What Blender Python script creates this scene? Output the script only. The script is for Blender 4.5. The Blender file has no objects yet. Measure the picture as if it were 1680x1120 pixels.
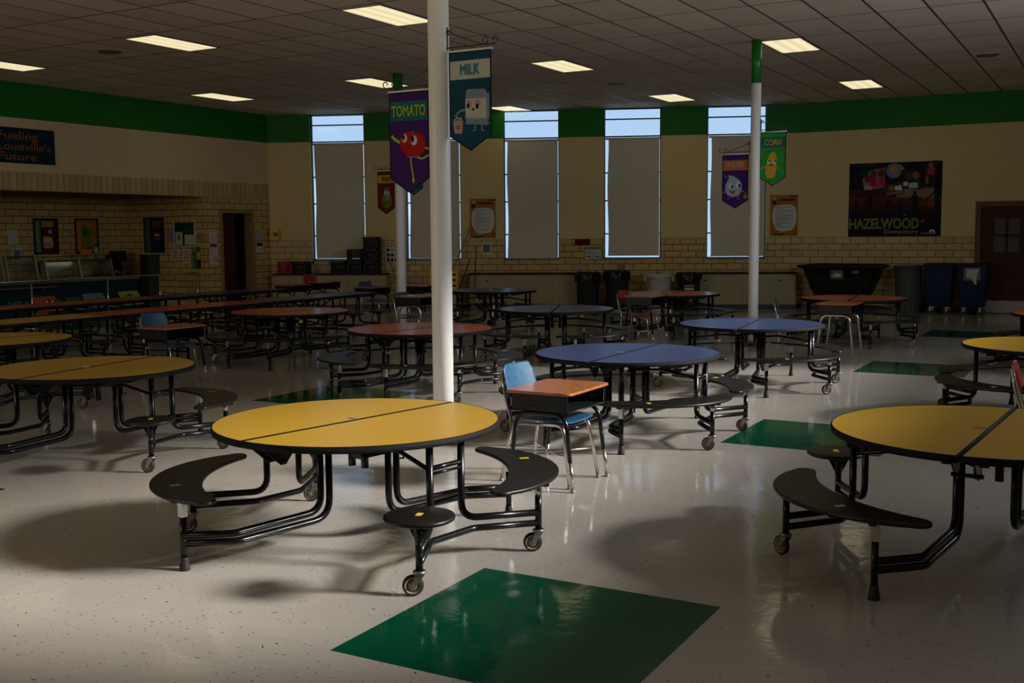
import bpy, bmesh, math, random
from mathutils import Vector, Matrix
random.seed(7)
PI = math.pi
C = bpy.context.scene.collection
scn = bpy.context.scene

# ------------------------------------------------------------------ camera
cam_data = bpy.data.cameras.new('camera')
cam_data.sensor_width = 36.0
cam_data.lens = 1786.26 * 36.0 / 1680.0
cam_data.clip_end = 200
cam = bpy.data.objects.new('camera', cam_data)
C.objects.link(cam)
T, RO, YA = math.radians(5.67896634), math.radians(-0.45306955), math.radians(-29.18003998)
fwd = Vector((math.sin(YA)*math.cos(T), math.cos(YA)*math.cos(T), -math.sin(T)))
r0 = Vector((math.cos(YA), -math.sin(YA), 0)); u0 = r0.cross(fwd)
rr = math.cos(RO)*r0 + math.sin(RO)*u0
uu = -math.sin(RO)*r0 + math.cos(RO)*u0
cam.matrix_world = Matrix((rr, uu, -fwd)).transposed().to_4x4()
cam.location = (0, 0, 1.65)
scn.camera = cam

# ------------------------------------------------------------------ world, lights, exposure
world = bpy.data.worlds.new('overcast_sky')
scn.world = world
world.use_nodes = True
wn = world.node_tree
bg = wn.nodes['Background']
tcw = wn.nodes.new('ShaderNodeTexCoord'); sepw = wn.nodes.new('ShaderNodeSeparateXYZ')
rw = wn.nodes.new('ShaderNodeValToRGB')
wn.links.new(tcw.outputs['Generated'], sepw.inputs[0]); wn.links.new(sepw.outputs['Z'], rw.inputs[0])
rw.color_ramp.elements[0].position = 0.0; rw.color_ramp.elements[0].color = (0.56, 0.74, 1.0, 1)
rw.color_ramp.elements[1].position = 0.5; rw.color_ramp.elements[1].color = (0.42, 0.62, 1.0, 1)
wn.links.new(rw.outputs[0], bg.inputs[0])
bg.inputs[1].default_value = 1.0
try:
    world.cycles.sampling_method = 'MANUAL'; world.cycles.sample_map_resolution = 256
except Exception:
    pass

sun = bpy.data.lights.new('low_sun', 'SUN'); sun.energy = 6.6; sun.angle = math.radians(9); sun.color = (1.0, 0.965, 0.92)
sun_o = bpy.data.objects.new('low_sun', sun); C.objects.link(sun_o)
az, el = math.radians(20), math.radians(26)
sd = Vector((math.cos(az)*math.cos(el), math.sin(az)*math.cos(el), math.sin(el)))
sun_o.rotation_euler = sd.to_track_quat('Z', 'Y').to_euler(); sun_o.location = (20, 10, 15)

side_fill = bpy.data.lights.new('window_daylight', 'AREA'); side_fill.shape = 'RECTANGLE'; side_fill.size = 6.0; side_fill.size_y = 1.6  # assumed soft daylight from the right, an added area light beyond the unseen window
side_fill.energy = 95; side_fill.color = (0.93, 0.97, 1.0)
side_fill_o = bpy.data.objects.new('window_daylight', side_fill); C.objects.link(side_fill_o)
side_fill_o.location = (2.45, 11.7, 3.4); side_fill_o.rotation_euler = Vector((1, 0.0, 0.35)).to_track_quat('Z', 'Y').to_euler()

rear = bpy.data.lights.new('rear_window_daylight', 'AREA'); rear.shape = 'RECTANGLE'; rear.size = 9.0; rear.size_y = 1.7  # warm fill added behind the camera to lift the ambient light
rear.energy = 150; rear.color = (1.0, 0.84, 0.60)
rear_o = bpy.data.objects.new('rear_window_daylight', rear); C.objects.link(rear_o)
rear_o.location = (-11.5, -3.35, 3.2); rear_o.rotation_euler = Vector((0, -1, 0.1)).to_track_quat('Z', 'Y').to_euler()

scn.view_settings.view_transform = 'Standard'
scn.view_settings.look = 'None'
scn.view_settings.gamma = 1.0
scn.view_settings.use_curve_mapping = False
scn.view_settings.exposure = 0.0

# ------------------------------------------------------------------ materials
def nt(m):
    m.use_nodes = True
    return m.node_tree, m.node_tree.nodes['Principled BSDF']

MATS = {}
def mat(name, col, rough=0.5, metal=0.0, spec=0.5, var=0.06, scale=30.0, bump=0.0, coat=0.0):
    if name in MATS: return MATS[name]
    m = bpy.data.materials.new(name); t, b = nt(m)
    n = t.nodes.new('ShaderNodeTexNoise'); n.inputs['Scale'].default_value = scale; n.inputs['Detail'].default_value = 3
    tc = t.nodes.new('ShaderNodeTexCoord'); t.links.new(tc.outputs['Object'], n.inputs['Vector'])
    r = t.nodes.new('ShaderNodeValToRGB')
    r.color_ramp.elements[0].position = 0.3; r.color_ramp.elements[1].position = 0.7
    r.color_ramp.elements[0].color = tuple(c*(1-var) for c in col) + (1,)
    r.color_ramp.elements[1].color = tuple(min(1, c*(1+var)) for c in col) + (1,)
    t.links.new(n.outputs['Fac'], r.inputs[0]); t.links.new(r.outputs[0], b.inputs['Base Color'])
    b.inputs['Roughness'].default_value = rough; b.inputs['Metallic'].default_value = metal
    b.inputs['Specular IOR Level'].default_value = spec; b.inputs['Coat Weight'].default_value = coat
    if bump:
        bp = t.nodes.new('ShaderNodeBump'); bp.inputs['Strength'].default_value = bump; bp.inputs['Distance'].default_value = 0.01
        t.links.new(n.outputs['Fac'], bp.inputs['Height']); t.links.new(bp.outputs[0], b.inputs['Normal'])
    MATS[name] = m
    return m

def math_node(t, op, a, b=None, c=None):
    n = t.nodes.new('ShaderNodeMath'); n.operation = op
    for i, v in enumerate((a, b, c)):
        if v is None: continue
        if isinstance(v, (int, float)): n.inputs[i].default_value = v
        else: t.links.new(v, n.inputs[i])
    return n.outputs[0]

def mix(t, fac, a, b):
    n = t.nodes.new('ShaderNodeMix'); n.data_type = 'RGBA'
    if isinstance(fac, (int, float)): n.inputs[0].default_value = fac
    else: t.links.new(fac, n.inputs[0])
    for i, v in ((6, a), (7, b)):
        if isinstance(v, tuple): n.inputs[i].default_value = v + (1,) if len(v) == 3 else v
        else: t.links.new(v, n.inputs[i])
    return n.outputs[2]

def floor_material():
    m = bpy.data.materials.new('speckled_vinyl_tile'); t, b = nt(m)
    tc = t.nodes.new('ShaderNodeTexCoord'); sp = t.nodes.new('ShaderNodeSeparateXYZ')
    t.links.new(tc.outputs['Object'], sp.inputs[0])
    X, Y = sp.outputs[0], sp.outputs[1]
    # inlaid green squares on a regular lattice
    mx = math_node(t, 'LESS_THAN', math_node(t, 'FLOORED_MODULO', math_node(t, 'ADD', X, 2.692+4.871*10), 4.871), 1.213)
    my = math_node(t, 'LESS_THAN', math_node(t, 'FLOORED_MODULO', math_node(t, 'SUBTRACT', Y, 3.310-4.852*10), 4.852), 1.213)
    green = math_node(t, 'MULTIPLY', mx, my)
    # tile seams every 0.3045 m
    fx = math_node(t, 'ABSOLUTE', math_node(t, 'SUBTRACT', math_node(t, 'FRACT', math_node(t, 'DIVIDE', math_node(t, 'ADD', X, 2.692+48.71), 0.30444)), 0.5))
    fy = math_node(t, 'ABSOLUTE', math_node(t, 'SUBTRACT', math_node(t, 'FRACT', math_node(t, 'DIVIDE', math_node(t, 'SUBTRACT', Y, 3.310-48.52), 0.30325)), 0.5))
    seam = math_node(t, 'GREATER_THAN', math_node(t, 'MAXIMUM', fx, fy), 0.4965)
    # dark flecks: anisotropic voronoi
    mp = t.nodes.new('ShaderNodeMapping'); mp.inputs['Scale'].default_value = (1, 2.6, 1); mp.inputs['Rotation'].default_value = (0, 0, 0.6)
    nz = t.nodes.new('ShaderNodeTexNoise'); nz.inputs['Scale'].default_value = 9; nz.inputs['Detail'].default_value = 2
    t.links.new(tc.outputs['Object'], nz.inputs['Vector'])
    ad = t.nodes.new('ShaderNodeMixRGB'); ad.blend_type = 'ADD'; ad.inputs[0].default_value = 0.10
    t.links.new(tc.outputs['Object'], ad.inputs[1]); t.links.new(nz.outputs['Color'], ad.inputs[2])
    t.links.new(ad.outputs[0], mp.inputs[0])
    v = t.nodes.new('ShaderNodeTexVoronoi'); v.inputs['Scale'].default_value = 25
    t.links.new(mp.outputs[0], v.inputs['Vector'])
    sc = t.nodes.new('ShaderNodeSeparateColor'); t.links.new(v.outputs['Color'], sc.inputs[0])
    size = math_node(t, 'ADD', math_node(t, 'MULTIPLY', sc.outputs[0], 0.15), 0.05)
    fleck = math_node(t, 'MULTIPLY', math_node(t, 'LESS_THAN', v.outputs['Distance'], size), math_node(t, 'GREATER_THAN', sc.outputs[1], 0.40))
    # broad mottling
    n2 = t.nodes.new('ShaderNodeTexNoise'); n2.inputs['Scale'].default_value = 60; n2.inputs['Detail'].default_value = 6
    t.links.new(tc.outputs['Object'], n2.inputs['Vector'])
    n3 = t.nodes.new('ShaderNodeTexNoise'); n3.inputs['Scale'].default_value = 1.2; n3.inputs['Detail'].default_value = 4
    t.links.new(tc.outputs['Object'], n3.inputs['Vector'])
    cream = mix(t, n2.outputs['Fac'], (0.47, 0.43, 0.38), (0.56, 0.52, 0.46))
    cream = mix(t, math_node(t, 'MULTIPLY', n3.outputs['Fac'], 0.35), cream, (0.42, 0.38, 0.32))
    cream = mix(t, math_node(t, 'MULTIPLY', fleck, 0.95), cream, (0.045, 0.035, 0.028))
    gr = mix(t, n2.outputs['Fac'], (0.0, 0.055, 0.024), (0.004, 0.115, 0.052))
    col = mix(t, green, cream, gr)
    col = mix(t, math_node(t, 'MULTIPLY', seam, 0.28), col, (0.16, 0.13, 0.10))
    t.links.new(col, b.inputs['Base Color'])
    b.inputs['Specular IOR Level'].default_value = 0.55
    ro = math_node(t, 'ADD', math_node(t, 'MULTIPLY', n3.outputs['Fac'], 0.08), 0.05)
    t.links.new(ro, b.inputs['Roughness'])
    # gentle waviness of the wax
    n4 = t.nodes.new('ShaderNodeTexNoise'); n4.inputs['Scale'].default_value = 5.5; n4.inputs['Detail'].default_value = 5; n4.inputs['Roughness'].default_value = 0.6
    t.links.new(tc.outputs['Object'], n4.inputs['Vector'])
    bp = t.nodes.new('ShaderNodeBump'); bp.inputs['Strength'].default_value = 0.10; bp.inputs['Distance'].default_value = 0.02
    t.links.new(n4.outputs['Fac'], bp.inputs['Height']); t.links.new(bp.outputs[0], b.inputs['Normal'])
    return m

def ceiling_material():
    m = bpy.data.materials.new('acoustic_ceiling_tile'); t, b = nt(m)
    tc = t.nodes.new('ShaderNodeTexCoord'); sp = t.nodes.new('ShaderNodeSeparateXYZ')
    t.links.new(tc.outputs['Object'], sp.inputs[0]); X, Y = sp.outputs[0], sp.outputs[1]
    ux = math_node(t, 'DIVIDE', math_node(t, 'ADD', X, 8.285+61.4), 0.614)
    uy = math_node(t, 'DIVIDE', math_node(t, 'SUBTRACT', Y, 15.44-121.37), 1.2137)
    fx = math_node(t, 'ABSOLUTE', math_node(t, 'SUBTRACT', math_node(t, 'FRACT', ux), 0.5))
    fy = math_node(t, 'ABSOLUTE', math_node(t, 'SUBTRACT', math_node(t, 'FRACT', uy), 0.5))
    lx = math_node(t, 'GREATER_THAN', fx, 0.475); ly = math_node(t, 'GREATER_THAN', fy, 0.4875)
    line = math_node(t, 'MAXIMUM', lx, ly)
    cmb = t.nodes.new('ShaderNodeCombineXYZ'); t.links.new(math_node(t, 'FLOOR', ux), cmb.inputs[0]); t.links.new(math_node(t, 'FLOOR', uy), cmb.inputs[1])
    wn_ = t.nodes.new('ShaderNodeTexWhiteNoise'); t.links.new(cmb.outputs[0], wn_.inputs['Vector'])
    nz = t.nodes.new('ShaderNodeTexNoise'); nz.inputs['Scale'].default_value = 70; nz.inputs['Detail'].default_value = 5
    t.links.new(tc.outputs['Object'], nz.inputs['Vector'])
    base = mix(t, wn_.outputs['Value'], (0.66, 0.58, 0.48), (0.78, 0.70, 0.59))
    base = mix(t, math_node(t, 'MULTIPLY', math_node(t, 'LESS_THAN', nz.outputs['Fac'], 0.42), 0.5), base, (0.50, 0.44, 0.36))
    col = mix(t, line, base, (0.10, 0.07, 0.045))
    t.links.new(col, b.inputs['Base Color'])
    t.links.new(math_node(t, 'SUBTRACT', 0.95, math_node(t, 'MULTIPLY', line, 0.5)), b.inputs['Roughness'])
    b.inputs['Specular IOR Level'].default_value = 0.3
    return m

def wall_material(name, mode):
    """painted plaster over glazed block; v (uv) is the height in metres."""
    m = bpy.data.materials.new(name); t, b = nt(m)
    uv = t.nodes.new('ShaderNodeUVMap'); uv.uv_map = 'UVMap'
    sp = t.nodes.new('ShaderNodeSeparateXYZ'); t.links.new(uv.outputs[0], sp.inputs[0]); U, V = sp.outputs[0], sp.outputs[1]
    br = t.nodes.new('ShaderNodeTexBrick'); t.links.new(uv.outputs[0], br.inputs['Vector'])
    br.inputs['Scale'].default_value = 1.0; br.inputs['Brick Width'].default_value = 0.335; br.inputs['Row Height'].default_value = 0.1377
    br.inputs['Mortar Size'].default_value = 0.0075; br.inputs['Mortar Smooth'].default_value = 0.1
    br.inputs['Color1'].default_value = (0.60, 0.41, 0.145, 1); br.inputs['Color2'].default_value = (0.49, 0.33, 0.11, 1)
    br.inputs['Mortar'].default_value = (0.055, 0.038, 0.02, 1)
    nz = t.nodes.new('ShaderNodeTexNoise'); nz.inputs['Scale'].default_value = 4; nz.inputs['Detail'].default_value = 6
    tc = t.nodes.new('ShaderNodeTexCoord'); t.links.new(tc.outputs['Object'], nz.inputs['Vector'])
    cream = mix(t, nz.outputs['Fac'], (0.62, 0.47, 0.20), (0.70, 0.54, 0.24))
    green = mix(t, nz.outputs['Fac'], (0.003, 0.13, 0.006), (0.005, 0.17, 0.010))
    brick = br.outputs['Color']; rough_lo = 0.3
    if mode == 'serving':
        cream = mix(t, nz.outputs['Fac'], (0.62, 0.46, 0.26), (0.70, 0.53, 0.31))
        sd_ = t.nodes.new('ShaderNodeTexBrick'); sm = t.nodes.new('ShaderNodeMapping')
        t.links.new(uv.outputs[0], sm.inputs[0]); sm.inputs['Location'].default_value = (0, -2.463+0.335*8, 0)
        t.links.new(sm.outputs[0], sd_.inputs['Vector']); sd_.offset = 0.0
        sd_.inputs['Scale'].default_value = 1.0; sd_.inputs['Brick Width'].default_value = 0.139; sd_.inputs['Row Height'].default_value = 0.335
        sd_.inputs['Mortar Size'].default_value = 0.005
        sd_.inputs['Color1'].default_value = (0.55, 0.40, 0.18, 1); sd_.inputs['Color2'].default_value = (0.46, 0.32, 0.14, 1); sd_.inputs['Mortar'].default_value = (0.07, 0.05, 0.03, 1)
        lowbrick = mix(t, math_node(t, 'GREATER_THAN', V, 2.463), brick, sd_.outputs['Color'])
        col = mix(t, math_node(t, 'GREATER_THAN', V, 2.79), lowbrick, cream)
        split = 2.79
    elif mode == 'recess':
        col = mix(t, math_node(t, 'GREATER_THAN', V, 20.0), brick, cream); split = 20
    else:
        col = mix(t, math_node(t, 'GREATER_THAN', V, 1.515), brick, cream); split = 1.515
    col = mix(t, math_node(t, 'GREATER_THAN', V, 3.715), col, green)
    t.links.new(col, b.inputs['Base Color'])
    hi = math_node(t, 'GREATER_THAN', V, split)
    gr_ = math_node(t, 'GREATER_THAN', V, 3.715)
    ro = math_node(t, 'ADD', 0.34, math_node(t, 'MULTIPLY', hi, 0.3))
    ro = math_node(t, 'SUBTRACT', ro, math_node(t, 'MULTIPLY', gr_, 0.12))
    t.links.new(ro, b.inputs['Roughness']); b.inputs['Specular IOR Level'].default_value = 0.3
    return m

M_floor = floor_material(); M_ceil = ceiling_material()
M_wall = wall_material('painted_plaster_over_glazed_block', 'hall')
M_serv = wall_material('plaster_over_soldier_course_and_block', 'serving')
M_rec = wall_material('glazed_block_wall', 'recess')

def laminate(name, col, rough=0.28, var=0.10):
    return mat(name, col, rough, var=var, scale=120.0, spec=0.5, bump=0.02)
M_yel = laminate('yellow_laminate', (0.60, 0.35, 0.035))
M_blue = laminate('blue_laminate', (0.030, 0.056, 0.155))
M_red = laminate('red_laminate', (0.58, 0.095, 0.035), 0.22)
M_edge = mat('black_rubber_edge', (0.008, 0.008, 0.008), 0.7, spec=0.2, var=0.3, scale=60)
M_steel = mat('black_enamel_steel', (0.006, 0.006, 0.0065), 0.22, spec=0.33, var=0.2)
M_chrome = mat('worn_chrome', (0.62, 0.61, 0.58), 0.22, metal=1.0, var=0.12, scale=80)
M_zinc = mat('dull_zinc', (0.30, 0.285, 0.25), 0.42, metal=0.9, var=0.2, scale=90)
M_seat = mat('dark_plastic_seat', (0.011, 0.0095, 0.0075), 0.36, spec=0.38, var=0.15, scale=150, bump=0.03)
M_tread = mat('black_rubber_tread', (0.02, 0.018, 0.016), 0.6)
M_hub = mat('tan_nylon_hub', (0.30, 0.25, 0.17), 0.45, var=0.2)
M_stick = mat('yellow_sticker', (0.75, 0.55, 0.02), 0.5)
M_pole = mat('white_gloss_paint', (0.90, 0.88, 0.85), 0.38, var=0.03, scale=25, bump=0.25)
M_polegreen = mat('green_gloss_paint', (0.006, 0.17, 0.018), 0.3)
M_wood = mat('orange_wood_laminate', (0.40, 0.13, 0.04), 0.22, var=0.18, scale=22)
M_deskmetal = mat('charcoal_desk_metal', (0.010, 0.010, 0.0105), 0.38, spec=0.4, var=0.3, scale=15)
M_cblue = mat('blue_chair_plastic', (0.015, 0.09, 0.175), 0.4, var=0.2, scale=25)
M_cnavy = mat('navy_chair_plastic', (0.02, 0.06, 0.15), 0.4, var=0.2, scale=25)
M_cred = mat('red_chair_plastic', (0.34, 0.035, 0.03), 0.45, spec=0.35, var=0.15, scale=25)
M_blind = mat('grey_beige_blind_cloth', (0.62, 0.565, 0.45), 0.85, var=0.05, scale=200, bump=0.1)
M_frame = mat('dark_teal_window_frame', (0.01, 0.05, 0.07), 0.35)
M_doorwood = mat('dark_red_door_wood', (0.060, 0.014, 0.006), 0.55, spec=0.2, var=0.25, scale=6)
M_doorframe = mat('tan_door_frame', (0.13, 0.075, 0.032), 0.5, spec=0.25)
M_kick = mat('pale_kick_plate', (0.45, 0.40, 0.32), 0.4, var=0.1)
M_rad = mat('beige_cabinet_enamel', (0.34, 0.28, 0.15), 0.45, var=0.05, scale=3)
M_black = mat('black_plastic', (0.006, 0.006, 0.0065), 0.45, spec=0.25, var=0.2)
M_base = mat('black_base_rubber', (0.012, 0.012, 0.012), 0.4)
M_paper = mat('white_paper', (0.62, 0.60, 0.56), 0.6, var=0.04)
M_ink = mat('dark_print', (0.03, 0.03, 0.035), 0.5)
M_iron = mat('brown_wrought_iron', (0.05, 0.035, 0.02), 0.5)
M_stain = mat('stainless_steel', (0.50, 0.49, 0.46), 0.25, metal=1.0, var=0.06, scale=12)
M_binb = mat('navy_bin_plastic', (0.005, 0.014, 0.055), 0.5, spec=0.25, var=0.15, scale=12)
M_bing = mat('grey_bin_plastic', (0.07, 0.085, 0.075), 0.5, var=0.15, scale=12)
M_bind = mat('dark_grey_bin_plastic', (0.018, 0.021, 0.021), 0.55, spec=0.25, var=0.15, scale=12)
M_binw = mat('off_white_bin_plastic', (0.50, 0.46, 0.38), 0.5, var=0.1, scale=12)
M_bag = mat('black_bin_liner', (0.006, 0.006, 0.006), 0.3, spec=0.3, var=0.4, scale=25, bump=0.6)
M_ysign = mat('yellow_sign_plastic', (0.65, 0.40, 0.01), 0.4)
M_yellowbox = mat('yellow_box_enamel', (0.62, 0.36, 0.02), 0.4)
M_rcrate = mat('red_crate_plastic', (0.36, 0.012, 0.015), 0.5, spec=0.2)
M_broom = mat('brown_wood_handle', (0.20, 0.08, 0.03), 0.5)
M_cloth = mat('cream_towel_cloth', (0.50, 0.42, 0.24), 0.9)

def flat(name, col): return mat('print_' + name, col, 0.75, spec=0.15, var=0.03, scale=40)

def lens_material():
    m = bpy.data.materials.new('lit_prismatic_diffuser'); t, b = nt(m)
    uv = t.nodes.new('ShaderNodeTexCoord'); sp = t.nodes.new('ShaderNodeSeparateXYZ'); t.links.new(uv.outputs['Object'], sp.inputs[0])
    # four fluorescent tubes behind the diffuser
    w = math_node(t, 'COSINE', math_node(t, 'MULTIPLY', sp.outputs[0], 2*PI/0.187))
    k = math_node(t, 'ADD', 0.90, math_node(t, 'MULTIPLY', w, 0.10))
    em = t.nodes.new('ShaderNodeMapRange'); 
    b.inputs['Emission Color'].default_value = (1.0, 0.86, 0.52, 1)
    t.links.new(math_node(t, 'MULTIPLY', k, 0.98), b.inputs['Emission Strength'])
    t.nodes.remove(em)
    b.inputs['Base Color'].default_value = (0.25, 0.22, 0.16, 1); b.inputs['Roughness'].default_value = 0.4
    return m
M_lens = lens_material()

def glass_material():
    m = bpy.data.materials.new('window_glass'); t, b = nt(m)
    tr = t.nodes.new('ShaderNodeBsdfTransparent'); tr.inputs[0].default_value = (0.93, 0.97, 0.98, 1)
    gl = t.nodes.new('ShaderNodeBsdfGlossy'); gl.inputs['Roughness'].default_value = 0.05
    fr = t.nodes.new('ShaderNodeFresnel'); fr.inputs[0].default_value = 1.45
    mx_ = t.nodes.new('ShaderNodeMixShader'); t.links.new(fr.outputs[0], mx_.inputs[0]); t.links.new(tr.outputs[0], mx_.inputs[1]); t.links.new(gl.outputs[0], mx_.inputs[2])
    t.links.new(mx_.outputs[0], t.nodes['Material Output'].inputs['Surface'])
    return m
M_glass = glass_material()

# ------------------------------------------------------------------ mesh helpers
class MB:
    """collects shapes into one bmesh, with material slots"""
    def __init__(self): self.bm = bmesh.new(); self.mats = []; self.cur = 0
    def use(self, m):
        if m not in self.mats: self.mats.append(m)
        self.cur = self.mats.index(m); return self
    def _face(self, vs, smooth=False):
        try: f = self.bm.faces.new(vs)
        except ValueError: return None
        f.material_index = self.cur; f.smooth = smooth; return f
    def box(self, a, b, M=None, bev=0.0):
        x0, y0, z0 = a; x1, y1, z1 = b
        if bev > 0:
            e = min(bev, abs(x1-x0)/2.01, abs(y1-y0)/2.01, abs(z1-z0)/2.01)
            return self.rbox(a, b, e, M)
        P = [Vector(p) for p in ((x0,y0,z0),(x1,y0,z0),(x1,y1,z0),(x0,y1,z0),(x0,y0,z1),(x1,y0,z1),(x1,y1,z1),(x0,y1,z1))]
        if M: P = [M @ p for p in P]
        v = [self.bm.verts.new(p) for p in P]
        for f in ((3,2,1,0),(4,5,6,7),(0,1,5,4),(1,2,6,5),(2,3,7,6),(3,0,4,7)): self._face([v[i] for i in f])
        return self
    def rbox(self, a, b, e, M=None):
        tmp = bmesh.new(); r = bmesh.ops.create_cube(tmp, size=1.0)
        for v in tmp.verts:
            v.co = Vector([(a[i]+b[i])/2 + v.co[i]*(b[i]-a[i]) for i in range(3)])
        bmesh.ops.bevel(tmp, geom=tmp.edges[:], offset=e, segments=2, affect='EDGES', profile=0.5)
        mp = {}
        for v in tmp.verts: mp[v] = self.bm.verts.new((M @ v.co) if M else v.co)
        for f in tmp.faces: self._face([mp[v] for v in f.verts])
        tmp.free(); return self
    def prism(self, poly, z0, z1, M=None, bev=0.0):
        """polygon (x,y) list ccw extruded z0..z1, optional small rounded edge"""
        n = len(poly)
        def ring(z, ins):
            out = []
            for i in range(n):
                p = Vector(poly[i]).to_2d() if len(poly[i]) > 2 else Vector(poly[i])
                if ins:
                    a = Vector(poly[i-1]); c = Vector(poly[(i+1) % n])
                    e1 = (p-a).normalized(); e2 = (c-p).normalized()
                    nn = Vector((-(e1+e2).y, (e1+e2).x))
                    if nn.length > 1e-6: p = p + nn.normalized()*ins
                q = Vector((p.x, p.y, z)); out.append(self.bm.verts.new((M @ q) if M else q))
            return out
        if bev > 0: R = [ring(z0, bev), ring(z0+bev, 0), ring(z1-bev, 0), ring(z1, bev)]
        else: R = [ring(z0, 0), ring(z1, 0)]
        self._face(list(reversed(R[0]))); self._face(R[-1])
        for a, b in zip(R, R[1:]):
            for i in range(n): self._face([a[i], a[(i+1) % n], b[(i+1) % n], b[i]], smooth=bev > 0)
        return self
    def lathe(self, prof, seg=24, M=None, cap=True, smooth=True):
        """profile [(r,z)] about z"""
        rings = []
        for r, z in prof:
            rg = []
            for i in range(seg):
                a = 2*PI*i/seg; q = Vector((r*math.cos(a), r*math.sin(a), z)); rg.append(self.bm.verts.new((M @ q) if M else q))
            rings.append(rg)
        for a, b in zip(rings, rings[1:]):
            for i in range(seg): self._face([a[i], a[(i+1) % seg], b[(i+1) % seg], b[i]], smooth)
        if cap:
            self._face(list(reversed(rings[0]))); self._face(rings[-1])
        return self
    def tube(self, pts, r, seg=10, bend=0.0, M=None, cap=True):
        """round tube along pts; corners rounded by radius bend"""
        P = [Vector(p) for p in pts]
        if bend and len(P) > 2:
            Q = [P[0]]
            for i in range(1, len(P)-1):
                a, p, c = P[i-1], P[i], P[i+1]
                d1, d2 = (a-p), (c-p); l = min((bend[i] if isinstance(bend, (list, tuple)) else bend), d1.length*0.48, d2.length*0.48)
                A = p + d1.normalized()*l; B = p + d2.normalized()*l
                for k in range(7):
                    s = k/6; Q.append(A*(1-s)**2 + p*2*s*(1-s) + B*s*s)
            Q.append(P[-1]); P = Q
        n = len(P); rings = []; up = None
        for i in range(n):
            t = ((P[i+1]-P[i]) if i == 0 else (P[i]-P[i-1]) if i == n-1 else (P[i+1]-P[i]).normalized()+(P[i]-P[i-1]).normalized())
            t = t.normalized()
            if up is None: up = Vector((0,0,1)) if abs(t.z) < 0.9 else Vector((1,0,0))
            s = t.cross(up).normalized(); w = s.cross(t).normalized(); up = w
            rg = []
            for k in range(seg):
                a = 2*PI*k/seg; q = P[i] + s*r*math.cos(a) + w*r*math.sin(a); rg.append(self.bm.verts.new((M @ q) if M else q))
            rings.append(rg)
        for a, b in zip(rings, rings[1:]):
            for i in range(seg): self._face([a[i], b[i], b[(i+1) % seg], a[(i+1) % seg]], True)
        if cap: self._face(rings[0]); self._face(list(reversed(rings[-1])))
        return self
    def mesh(self, name, m=None):
        if m is not None and not self.mats: self.mats = [m]
        bmesh.ops.recalc_face_normals(self.bm, faces=self.bm.faces[:])
        me = bpy.data.meshes.new(name); self.bm.to_mesh(me); self.bm.free()
        for k in self.mats: me.materials.append(k)
        return me

def obj(name, me, parent=None, mat_=None, M=None, label=None):
    if isinstance(me, MB): me = me.mesh(name, mat_)
    o = bpy.data.objects.new(name, me); C.objects.link(o)
    if parent is not None: o.parent = parent
    if M is not None:
        if parent is not None: o.matrix_local = M
        else: o.matrix_world = M
    if label: o['label'] = label
    return o
def tag(o, label, cat, group=None):
    o['label'] = label; o['category'] = cat
    if group: o['group'] = group
    return o
def thing(name, label, cat, loc=(0,0,0), rot=0.0, group=None, M=None):
    o = bpy.data.objects.new(name, None); C.objects.link(o); o.empty_display_size = 0.1
    if M is not None: o.matrix_world = M
    else: o.location = loc; o.rotation_euler = (0, 0, rot)
    return tag(o, label, cat, group)
def struct(o): o['kind'] = 'structure'; return o
def copy_tree(o, parent=None):
    c = o.copy(); C.objects.link(c)
    if parent is not None: c.parent = parent
    for ch in list(o.children): copy_tree(ch, c)
    return c

def circle(cx, cy, r, n=24, a0=0.0, a1=2*PI, ry=None):
    ry = ry or r; full = abs(a1-a0-2*PI) < 1e-6
    m = n if full else n-1
    return [(cx+r*math.cos(a0+(a1-a0)*i/m), cy+ry*math.sin(a0+(a1-a0)*i/m)) for i in range(n)]

# ------------------------------------------------------------------ room shell
ZC = 4.323
WA, WB = Vector((-16.9, 19.038)), Vector((-6.05, 23.4))     # window wall ends
WD = (WB-WA).normalized(); WN = Vector((WD.y, -WD.x))       # along, into room
WL = (WB-WA).length
def wall_mesh(p0, p1, thick, rects, m, ustart=0.0):
    """wall between p0,p1 (room side face), thickness away from the room (left of direction p0->p1).
    rects: list of (u0,u1,z0,z1) solid pieces"""
    bm = bmesh.new(); uvl = bm.loops.layers.uv.new('UVMap')
    p0, p1 = Vector(p0), Vector(p1); d = (p1-p0).normalized(); nrm = Vector((-d.y, d.x))
    for (u0, u1, z0, z1) in rects:
        vs = {}
        for k in (0, 1):
            for (i, u) in ((0, u0), (1, u1)):
                for (j, z) in ((0, z0), (1, z1)):
                    q = p0 + d*u + nrm*thick*k
                    vs[(k, i, j)] = (bm.verts.new((q.x, q.y, z)), u + k*thick, z)
        faces = [((0,0,0),(0,1,0),(0,1,1),(0,0,1)), ((1,1,0),(1,0,0),(1,0,1),(1,1,1)),
                 ((1,0,0),(0,0,0),(0,0,1),(1,0,1)), ((0,1,0),(1,1,0),(1,1,1),(0,1,1)),
                 ((0,0,1),(0,1,1),(1,1,1),(1,0,1)), ((1,0,0),(1,1,0),(0,1,0),(0,0,0))]
        for f in faces:
            fc = bm.faces.new([vs[k][0] for k in f])
            for lp, k in zip(fc.loops, f): lp[uvl].uv = (vs[k][1]+ustart, vs[k][2])
    me = bpy.data.meshes.new('wall'); bm.to_mesh(me); bm.free(); me.materials.append(m)
    return me

HALL = [(-20.2, -3.2), (2.2, -3.2), (2.2, 23.6), (-6.09, 23.6), (-17.0, 19.2), (-20.2, 19.2)]
fl = MB(); fl.prism(HALL, -0.15, 0.0); struct(obj('floor', fl, None, M_floor))
ce = MB(); ce.prism(HALL, ZC, ZC+0.15); struct(obj('ceiling', ce, None, M_ceil))

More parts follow.
